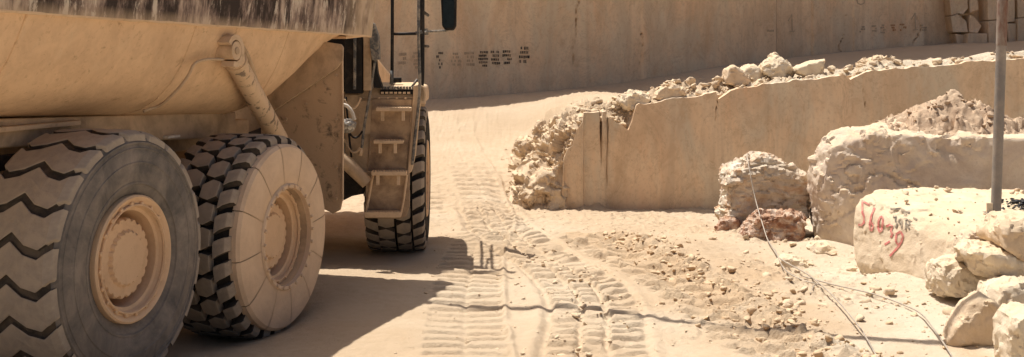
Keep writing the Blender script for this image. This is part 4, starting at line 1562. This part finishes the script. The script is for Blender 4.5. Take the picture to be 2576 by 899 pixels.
v, f = [], []
for (ff, s) in stations:
    for (r, z) in SEC:
        zz_ = 2.79 - (2.79 - z) * s
        v.append(R(ff, r * (1 - .02 * (1 - s)), zz_ + tilt(ff)))
m = len(SEC)
for k in range(len(stations) - 1):
    for i in range(m - 1):
        f.append((k * m + i, k * m + i + 1, (k + 1) * m + i + 1, (k + 1) * m + i))
f.append(tuple(range(m)))
body = part(MB().add(v, f), 'dump_body', 'body', smooth=True)
# scraped side plates, front wall and the load bed
for sg in (1, -1):
    n1, n2 = 90, 6
    vv, fq, fade = [], [], []
    for j in range(n2 + 1):
        for i in range(n1 + 1):
            ff = -4.6 + (2.71 + 4.6) * i / n1
            z = 2.775 + (3.30 - 2.775) * j / n2 + tilt(ff)
            vv.append(R(ff, sg * (1.70 + .06 * j / n2), z) - OR)
            fade.append(float(np.clip(sstep(1.7, 2.6, np.array(ff)) * .8 + (j == 0) * .6 + .45 * sstep(-1.3, -2.8, np.array(ff)) * 0, 0, 1)))
    b = len(vv)
    for j in range(n2 + 1):
        for i in range(n1 + 1):
            ff = -4.6 + (2.71 + 4.6) * i / n1
            z = 2.775 + (3.30 - 2.775) * j / n2 + tilt(ff)
            vv.append(R(ff, sg * (1.64 + .06 * j / n2), z) - OR)
            fade.append(1.0)
    w1 = n1 + 1
    for j in range(n2):
        for i in range(n1):
            a = j * w1 + i
            fq.append((a, a + 1, a + w1 + 1, a + w1))
            fq.append((b + a, b + a + w1, b + a + w1 + 1, b + a + 1))
    for i in range(n1):
        fq.append((i, b + i, b + i + 1, i + 1))
        a = n2 * w1 + i
        fq.append((a, a + 1, b + a + 1, b + a))
    for j in range(n2):
        for e in (0, n1):
            a = j * w1 + e
            fq.append((a, a + w1, b + a + w1, b + a))
    me = pymesh('side_plate', vv, fq)
    bm = bmesh.new()
    bm.from_mesh(me)
    bmesh.ops.recalc_face_normals(bm, faces=bm.faces)
    bm.to_mesh(me)
    bm.free()
    vattr(me, 'fade', fade)
    o = newobj('side_plate', me, 'band', body)
part(MB().prism([R(2.71, -1.7, 2.77), R(2.71, 1.7, 2.77), R(2.71, 1.76, 3.28), R(2.71, -1.76, 3.28)], uR * -.06), 'front_wall', 'body', body, bevel=.01)
part(MB().prism([R(-4.6, -1.62, 2.80), R(-4.6, 1.62, 2.80), R(2.64, 1.62, 2.80), R(2.64, -1.62, 2.80)], UP * .03), 'load_bed', 'body', body)
# dusty ledge under the side plate
led = [R(-4.6 + 7.31 * i / 60, 1.685, 2.772 + tilt(-4.6 + 7.31 * i / 60) + .004 * random.uniform(-1, 1)) for i in range(61)]
part(MB().tube(led, [.012 + .008 * random.random() for i in range(61)], 6), 'dusty_ledge', 'step', body, smooth=True)
# front underside lip of the body
part(MB().prism([R(2.71, 1.70, 2.728), R(2.71, -1.70, 2.728), R(2.1, -1.66, 2.69), R(2.1, 1.66, 2.69)], UP * .03), 'front_lip', 'body', body, bevel=.006)

# ---- mud flap across the frame ahead of the middle wheel
fl_ = 1.86
poly = [pf(858, 116, fl_), pf(862, 150, fl_), pf(862, 500, fl_), pf(856, 528, fl_), pf(838, 538, fl_), pf(800, 520, fl_), pf(660, 520, fl_), pf(655, 292, fl_), pf(690, 262, fl_), pf(835, 116, fl_)]
flap = part(MB().prism(poly, uR * .025), 'mud_flap', 'flap', bevel=.006)
poly = [pf(818, 106, fl_ - .05), pf(858, 112, fl_ - .05), pf(863, 120, fl_ - .05), pf(862, 152, fl_ - .05), pf(848, 172, fl_ - .05), pf(680, 285, fl_ - .05), pf(630, 290, fl_ - .05), pf(646, 250, fl_ - .05)]
part(MB().prism(poly, uR * .03), 'flap_bracket', 'chassis', flap, bevel=.008)
part(MB().tube([pf(861, 118, fl_ - .03), pf(863, 320, fl_ - .03), pf(862, 505, fl_ - .03)], .012, 8), 'flap_edge', 'step', flap)
part(MB().prism([R(fl_, -1.70, .86), R(fl_, -.7, .86), R(fl_, -.7, 2.2), R(fl_, -1.70, 2.6)], uR * .025), 'mud_flap', 'flap', bevel=.006)

# ---- hoist cylinder and its bracket
ct, cb = pr(577, 128, 1.66), pr(698, 345, 1.22)
ax = (cb - ct).normalized()
hoist = part(MB().tube([ct + ax * .10, ct + ax * .12, ct + ax * .16, cb + ax * .06], [.085, .098, .10, .10], 20), 'hoist_cylinder', 'hoist', auto=.6)
part(MB().tube([ct + ax * -.02, ct + ax * .12], [.06, .06], 14), 'rod', 'chassis', hoist, auto=.6)
eye = [ct + nR * .05 + (uR * math.cos(a) + UP * math.sin(a)) * .0 for a in (0,)]
part(MB().tube([ct - nR * .10, ct + nR * .075], .085, 18), 'eye', 'step', hoist, auto=.6)
part(MB().tube([ct + nR * .06, ct + nR * .085], .035, 12), 'pin', 'chassis', hoist, auto=.6)
part(MB().tube([ct + ax * .19, ct + ax * .25], .112, 20), 'gland', 'step', hoist, auto=.6)
side = ax.cross(nR).normalized()
side = side if side.dot(uR) > 0 else -side
part(MB().tube(smooth_path([ct + ax * .06 + side * .09, ct + ax * .2 + side * .15 + nR * .03, ct + ax * .55 + side * .15 + nR * .03, ct + ax * .95 + side * .12], 5), .022, 8), 'oil_pipe', 'chassis', hoist, smooth=True)
part(MB().box(ct + ax * .62 + side * .12, side * .04, nR * .03, ax * .02), 'pipe_clamp', 'step', hoist, bevel=.004)
# curled bracket plate on the body that takes the pin
a0 = ct - nR * .06
br = []
for k in range(11):
    a = math.radians(150 - 26 * k)
    br.append((math.cos(a), math.sin(a)))
out = [a0 + uR * (c * .15) + UP * (s * .15) for c, s in br]
inn = [a0 + uR * (c * .10) + UP * (s * .10) for c, s in br]
mbk = MB()
for k in range(10):
    mbk.prism([inn[k], out[k], out[k + 1], inn[k + 1]], nR * .13)
part(mbk, 'hoist_bracket', 'step', hoist)
part(MB().prism([pr(520, 86, 1.60), pr(606, 94, 1.60), pr(610, 150, 1.50), pr(516, 150, 1.50)], nR * .04), 'bracket_plate', 'body', body, bevel=.01)
# hose hanging along the body side
hs = [pr(562, 150, 1.66), pr(520, 150, 1.62), pr(490, 160, 1.60), pr(474, 190, 1.565), pr(450, 222, 1.50), pr(420, 252, 1.40), pr(396, 268, 1.30), pr(360, 280, 1.22)]
part(MB().tube(smooth_path(hs, 5), .014, 7), 'hydraulic_hose', 'chassis', body, smooth=True)

# ---- chassis under the body
fr = part(MB().prism([R(-4.4, .62, 1.55), R(1.8, .62, 1.55), R(1.8, .62, 1.80), R(-4.4, .62, 1.98)], nR * -.18), 'frame_rail', 'chassis', bevel=.02)
part(MB().prism([R(-4.4, -.62, 1.55), R(1.8, -.62, 1.55), R(1.8, -.62, 1.80), R(-4.4, -.62, 1.98)], nR * .18), 'frame_rail', 'chassis', bevel=.02)
part(MB().prism([R(-4.3, .92, 1.90), R(1.0, .92, 1.66), R(1.0, .92, 1.92), R(-4.3, .92, 2.10)], nR * -.3), 'body_runner', 'chassis', bevel=.015)
part(MB().prism([R(-4.3, -.92, 1.90), R(1.0, -.92, 1.66), R(1.0, -.92, 1.92), R(-4.3, -.92, 2.10)], nR * .3), 'body_runner', 'chassis', bevel=.015)
part(MB().box(R(-2.1, .95, 1.96), uR * .48, nR * .04, UP * .02), 'runner_pad', 'step', bevel=.008)
part(MB().box(R(-3.45, 1.02, 1.80), uR * .22, nR * .06, UP * .14), 'frame_bracket', 'chassis', bevel=.01)
part(MB().box(pr(432, 344, .95), uR * .10, nR * .03, UP * .012), 'lubrication_pipe', 'hose', bevel=.004)
for ff, zz_ in ((0, .80), (-1.95, .935)):
    part(MB().tube([R(ff, -1.1, zz_), R(ff, -.4, zz_), R(ff, 0, zz_), R(ff, .4, zz_), R(ff, 1.1, zz_)], [.2, .22, .32, .22, .2], 14), 'axle', 'chassis', auto=.6)
part(MB().prism([R(-2.6, .62, 1.2), R(.6, .62, 1.2), R(.3, .62, 1.55), R(-2.3, .62, 1.55)], nR * -1.24), 'bogie_beam', 'chassis', bevel=.03)
part(MB().box(R(-2.4, .9, 1.70), uR * 1.2, nR * .03, UP * .06), 'tie_bar', 'black', bevel=.01)
# articulation joint
part(MB().tube([R(1.3, 0, 1.3), R(2.6, 0, 1.2), Q(-.6, 0, 1.2)], [.42, .34, .34], 14), 'articulation_joint', 'chassis', auto=.6)

# ---- front tractor
# engine house and cab, mostly hidden behind the dump body
cab = part(MB().prism([Q(-.75, -.95, 2.05), Q(.95, -.95, 2.05), Q(1.05, -.95, 2.7), Q(.75, -.9, 3.55), Q(-.65, -.9, 3.6), Q(-.75, -.95, 2.7)], nF * 1.86), 'cab', 'black', bevel=.03)
part(MB().prism([Q(.9, -1.0, 1.2), Q(3.0, -.95, 1.2), Q(3.0, -.95, 2.2), Q(.9, -1.0, 2.5)], nF * 2.0), 'engine_hood', 'body', bevel=.05)
part(MB().box(Q(0, 0, 1.15), uF * 1.2, nF * .62, UP * .35), 'tractor_frame', 'black', bevel=.03)
part(MB().tube([Q(0, -1.1, .9), Q(0, -.4, .9), Q(0, 0, .9), Q(0, .4, .9), Q(0, 1.1, .9)], [.2, .22, .32, .22, .2], 14), 'axle', 'chassis', auto=.6)
# dark rear equipment seen in the gap
fz = -1.15
part(MB().prism([qf(868, 60, fz), qf(912, 60, fz), qf(912, 236, fz), qf(868, 236, fz)], uF * .3), 'rear_panel', 'black', cab, bevel=.008)
part(MB().prism([qf(914, 80, fz - .02), qf(934, 80, fz - .02), qf(934, 228, fz - .02), qf(914, 228, fz - .02)], uF * .3), 'rear_panel', 'chassis', cab, bevel=.008)
part(MB().tube([qf(893, 70, fz - .04), qf(892, 225, fz - .04)], .018, 8), 'pipe', 'rail', cab)
part(MB().prism([qf(930, 52, fz - .1), qf(941, 60, fz - .1), qf(952, 92, fz - .1), qf(954, 150, fz - .1), qf(936, 152, fz - .1), qf(930, 120, fz - .1)], uF * .22), 'exhaust_shield', 'rail', bevel=.008)
part(MB().prism([qf(936, 150, fz), qf(946, 150, fz), qf(950, 185, fz), qf(962, 222, fz), qf(940, 222, fz)], uF * .2), 'rear_bracket', 'black', bevel=.006)
# right-hand tank and fender box that carries the ladder
fb_ = -1.02
tank = part(MB().prism([qf(868, 238, fb_), qf(1044, 238, fb_), qf(1044, 262, fb_), qf(1030, 420, fb_), qf(1026, 470, fb_), qf(920, 470, fb_), qf(905, 440, fb_), qf(884, 404, fb_), qf(868, 396, fb_)], uF * .16), 'fender_box', 'chassis', bevel=.012)
part(MB().prism([qf(936, 250, fb_ - .03), qf(1036, 250, fb_ - .03), qf(1022, 440, fb_ - .03), qf(924, 440, fb_ - .03)], uF * .025), 'ladder_panel', 'ladder', tank, bevel=.006)
part(MB().prism([qf(922, 432, fb_ - .08), qf(1030, 432, fb_ - .08), qf(1031, 520, fb_ - .08), qf(1022, 545, fb_ - .08), qf(1004, 551, fb_ - .08), qf(918, 549, fb_ - .08)], uF * .04), 'lower_panel', 'ladder', tank, bevel=.008)
lad = bpy.data.objects.new('ladder', None)
COL.objects.link(lad)
lad.parent = truck
part(MB().tube([qf(938, 440, fb_ - .13), qf(928, 500, fb_ - .13), qf(920, 540, fb_ - .13)], .014, 8), 'stile', 'step', lad)
part(MB().tube([qf(1024, 440, fb_ - .13), qf(1016, 500, fb_ - .13), qf(1008, 540, fb_ - .13)], .014, 8), 'stile', 'step', lad)
for (x0, x1, y, w2_) in ((946, 1034, 276, 8), (940, 1014, 358, 7), (934, 1022, 437, 9), (918, 1008, 541, 12)):
    def tread(mb, xa, xb, ya, yb, f0, f1):
        return mb.prism([qf(xa, ya, f0), qf(xb, ya, f0), qf(xb, yb, f0), qf(xa, yb, f0)], uF * (f1 - f0))
    mbs = tread(MB(), x0, x1, y - w2_ * .55, y + w2_ * .55, fb_ - .26, fb_ - .02)
    nn_ = int((x1 - x0) / 7)
    for k in range(nn_):
        xa = x0 + 2 + k * (x1 - x0 - 4) / nn_
        tread(mbs, xa, xa + 3.6, y - w2_ * .55 - 2.5, y - w2_ * .5, fb_ - .255, fb_ - .22)
    st = part(mbs, 'step', 'step', lad, bevel=.003)
    if y < 500:
        for xx in (x0 + 12, x1 - 24):
            part(tread(MB(), xx, xx + 8, y + w2_ * .6, y + w2_ * .6 + 24, fb_ - .24, fb_ - .20), 'step_leg', 'step', lad, bevel=.003)
# fender over the front wheel: arched plate with an outer lip
fv, ff_ = [], []
arc = [(-1.05, 1.55), (-1.04, 1.95), (-.98, 2.06), (-.8, 2.10), (-.2, 2.12), (.5, 2.10), (.85, 2.0), (1.05, 1.7)]
mbf = MB()
for k in range(len(arc) - 1):
    (fa, za), (fb2_, zb) = arc[k], arc[k + 1]
    mbf.prism([Q(fa, .95, za), Q(fa, 1.66, za), Q(fb2_, 1.66, zb), Q(fb2_, .95, zb)], UP * .035 + uF * .002)
part(mbf, 'fender', 'chassis')
# caked outer edge of the fender running down beside the tyre
part(MB().prism([qf(1040, 216, fb_ - .05), qf(1056, 212, fb_ - .05), qf(1068, 220, fb_ - .05), qf(1071, 236, fb_ - .05), qf(1071, 262, fb_ - .05), qf(1058, 262, fb_ - .05), qf(1052, 330, fb_ - .05), qf(1046, 390, fb_ - .05), qf(1036, 432, fb_ - .05), qf(1024, 440, fb_ - .05), qf(1034, 330, fb_ - .05)], uF * .05), 'fender_lip', 'step', tank, bevel=.01)
part(MB().prism([qf(1050, 214, fb_ - .05), qf(1068, 219, fb_ - .05), qf(1071, 236, fb_ - .05), qf(1071, 258, fb_ - .05), qf(1058, 258, fb_ - .05)], uF * .9), 'fender_flare', 'step', tank, bevel=.02)
# platform grating
gr_ = part(MB().prism([qf(956, 226, fb_ - .02), qf(1042, 226, fb_ - .02), qf(1042, 238, fb_ - .02), qf(956, 238, fb_ - .02)], uF * .02), 'platform', 'black', bevel=.003)
pA, pB = qf(956, 226, fb_ - .02), qf(1042, 226, fb_ - .02)
pA.z = pB.z = (pA.z + pB.z) / 2
for k in range(11):
    a = pA.lerp(pB, (k + .5) / 11)
    part(MB().box(a + uF * .42 + UP * .02, nF * .011, uF * .42, UP * .016), 'grating_bar', 'rail', gr_)
part(MB().prism([pA, pB, pB + uF * .86, pA + uF * .86], UP * -.02), 'grating_base', 'black', gr_)
for k in range(7):
    a = qf(962 + 11 * k, 234, fb_ - .03)
    part(MB().box(a, nF * .018, uF * .006, UP * .012), 'grating_tooth', 'step', gr_)
part(MB().box(qf(996, 202, fb_ + .3), nF * .07, uF * .06, UP * .03), 'marker_lamp', 'black', gr_, bevel=.005)


def rail(name, pts, r, mat, f=None, parent=None, sm=6):
    P = [qf(a, b, f) if len(q_) == 2 else qf(a, b, q_[2]) for q_ in pts for (a, b) in [q_[:2]]]
    return part(MB().tube(smooth_path(P, sm) if len(P) > 2 else P, r, 10), name, mat, parent, smooth=True)


hr = rail('handrail', [(987, -150), (987, 60), (986, 205)], .021, 'black', fb_ + .15)
rail('rail_foot', [(986, 178), (985, 212)], .024, 'rail', fb_ + .15, hr)
rail('crossbar', [(988, 86), (1056, 85)], .019, 'black', fb_ + .15, hr)
rail('crossbar', [(988, -60), (1056, -60)], .019, 'black', fb_ + .15, hr)
hb = rail('handrail', [(1060, -150), (1061, 0), (1061, 120), (1060, 205), (1054, 228)], .036, 'black', fb_ + .15)
rail('rail_brace', [(1050, 200), (1034, 222)], .016, 'rail', fb_ + .15, hb)
gr2 = rail('grab_rail', [(1052, -150), (1053, 0), (1053, 82), (1054, 130), (1056, 215), (1050, 290), (1043, 350), (1037, 415)], .019, 'rail', fb_ - .10)
rail('rail_clamp', [(1046, 84), (1062, 80)], .022, 'rail', fb_ - .02, gr2)
rail('grab_rail', [(950, 96), (944, 150), (930, 240), (916, 320), (910, 376)], .018, 'rail', fb_ - .12)
rail('rail_foot', [(909, 372), (906, 392)], .024, 'step', fb_ - .12)
# longitudinal rails along the fender that throw the grid shadow
for z in (2.62, 3.05):
    rB = (qf(1061, 0, fb_ + .15) - OF).dot(nF)
    part(MB().tube([Q(fb_ + .16, rB, z), Q(.9, rB, z)], .020, 8), 'side_rail', 'black', hr, smooth=True)
# mirror
mir = part(MB().prism([qf(1112, -70, .2), qf(1146, -72, .2), qf(1150, -60, .2), qf(1148, 66, .2), qf(1142, 77, .2), qf(1120, 77, .2), qf(1112, 66, .2), qf(1109, 0, .2)], uF * .09), 'mirror', 'black', bevel=.02)
part(MB().prism([qf(1114, -64, .19), qf(1143, -66, .19), qf(1142, 62, .19), qf(1138, 70, .19), qf(1120, 70, .19), qf(1115, 62, .19)], uF * .01), 'mirror_glass', 'glass', mir)
part(MB().tube([qf(1062, 84, fb_ + .15), qf(1074, 80, -.2), qf(1124, 78, .24)], .016, 8), 'mirror_arm', 'rail', mir, smooth=True)
part(MB().tube([qf(1072, 72, -.25), qf(1073, 88, -.25)], .026, 8), 'arm_joint', 'rail', mir)

# ---- hose loop wrapped in plastic, link arm and underside
part(MB().tube(smooth_path([qf(858, 262, -1.35), qf(874, 268, -1.35), qf(886, 284, -1.35), qf(892, 302, -1.35)], 6), .022, 10), 'white_hose', 'hose', smooth=True)
bm = bmesh.new()
bmesh.ops.create_icosphere(bm, subdivisions=3, radius=1)
c0 = qf(874, 315, -1.35)
vv = [c0 + Vector((q.co.x * .10, q.co.y * .10, q.co.z * .095 * (1 if q.co.z < 0 else .8))) * (1 + .12 * math.sin(q.co.x * 14 + q.co.y * 9) * .6 + random.uniform(-.05, .05)) for q in bm.verts]
ffc = [tuple(q.index for q in p.verts) for p in bm.faces]
bm.free()
part(MB().add(vv, ffc), 'plastic_bundle', 'wrap')
part(MB().tube([qf(850, 396, -1.2), qf(880, 418, -1.2), qf(924, 462, -1.2)], [.09, .085, .075], 12), 'steering_link', 'chassis', auto=.6)
part(MB().prism([qf(846, 420, -1.0), qf(916, 452, -1.0), qf(916, 488, -1.0), qf(886, 494, -1.0), qf(866, 504, -1.0), qf(846, 504, -1.0)], uF * .25), 'belly_guard', 'black', bevel=.02)

# ---- small fittings
for k, (x0, y0, x1, y1, sag) in enumerate(((866, 250, 908, 246, 26), (864, 300, 912, 330, 30), (866, 350, 906, 372, 22), (870, 244, 884, 396, 6))):
    pts_ = [qf(x0 + (x1 - x0) * q_ / 6, y0 + (y1 - y0) * q_ / 6 + sag * (1 - (q_ / 3 - 1) ** 2), -1.22 + .03 * k) for q_ in range(7)]
    part(MB().tube(smooth_path(pts_, 4), .013, 7), 'hydraulic_hose', 'black' if k % 2 else 'chassis', smooth=True)
for (x, y) in ((846, 190), (846, 300), (846, 420), (846, 500), (720, 300), (770, 262), (820, 218)):
    c_ = pf(x, y, fl_ - .02)
    part(MB().tube([c_, c_ - uR * .02], .018, 6), 'bolt', 'chassis', flap)
for ff in (-3.1, -.95, .75):
    seam = []
    for (r, z) in SEC[:9]:
        sc_ = float(np.interp(ff, [q_[0] for q_ in stations], [q_[1] for q_ in stations]))
        seam.append(R(ff, r + .002, 2.79 - (2.79 - z) * sc_ + tilt(ff) - .002))
    part(MB().tube(seam, .009, 6), 'weld_seam', 'body', body, smooth=True)
for k in range(5):
    c_ = qf(932 + 22 * k, 247, fb_ - .035)
    part(MB().tube([c_, c_ - uF * .015], .014, 6), 'bolt', 'step', tank)
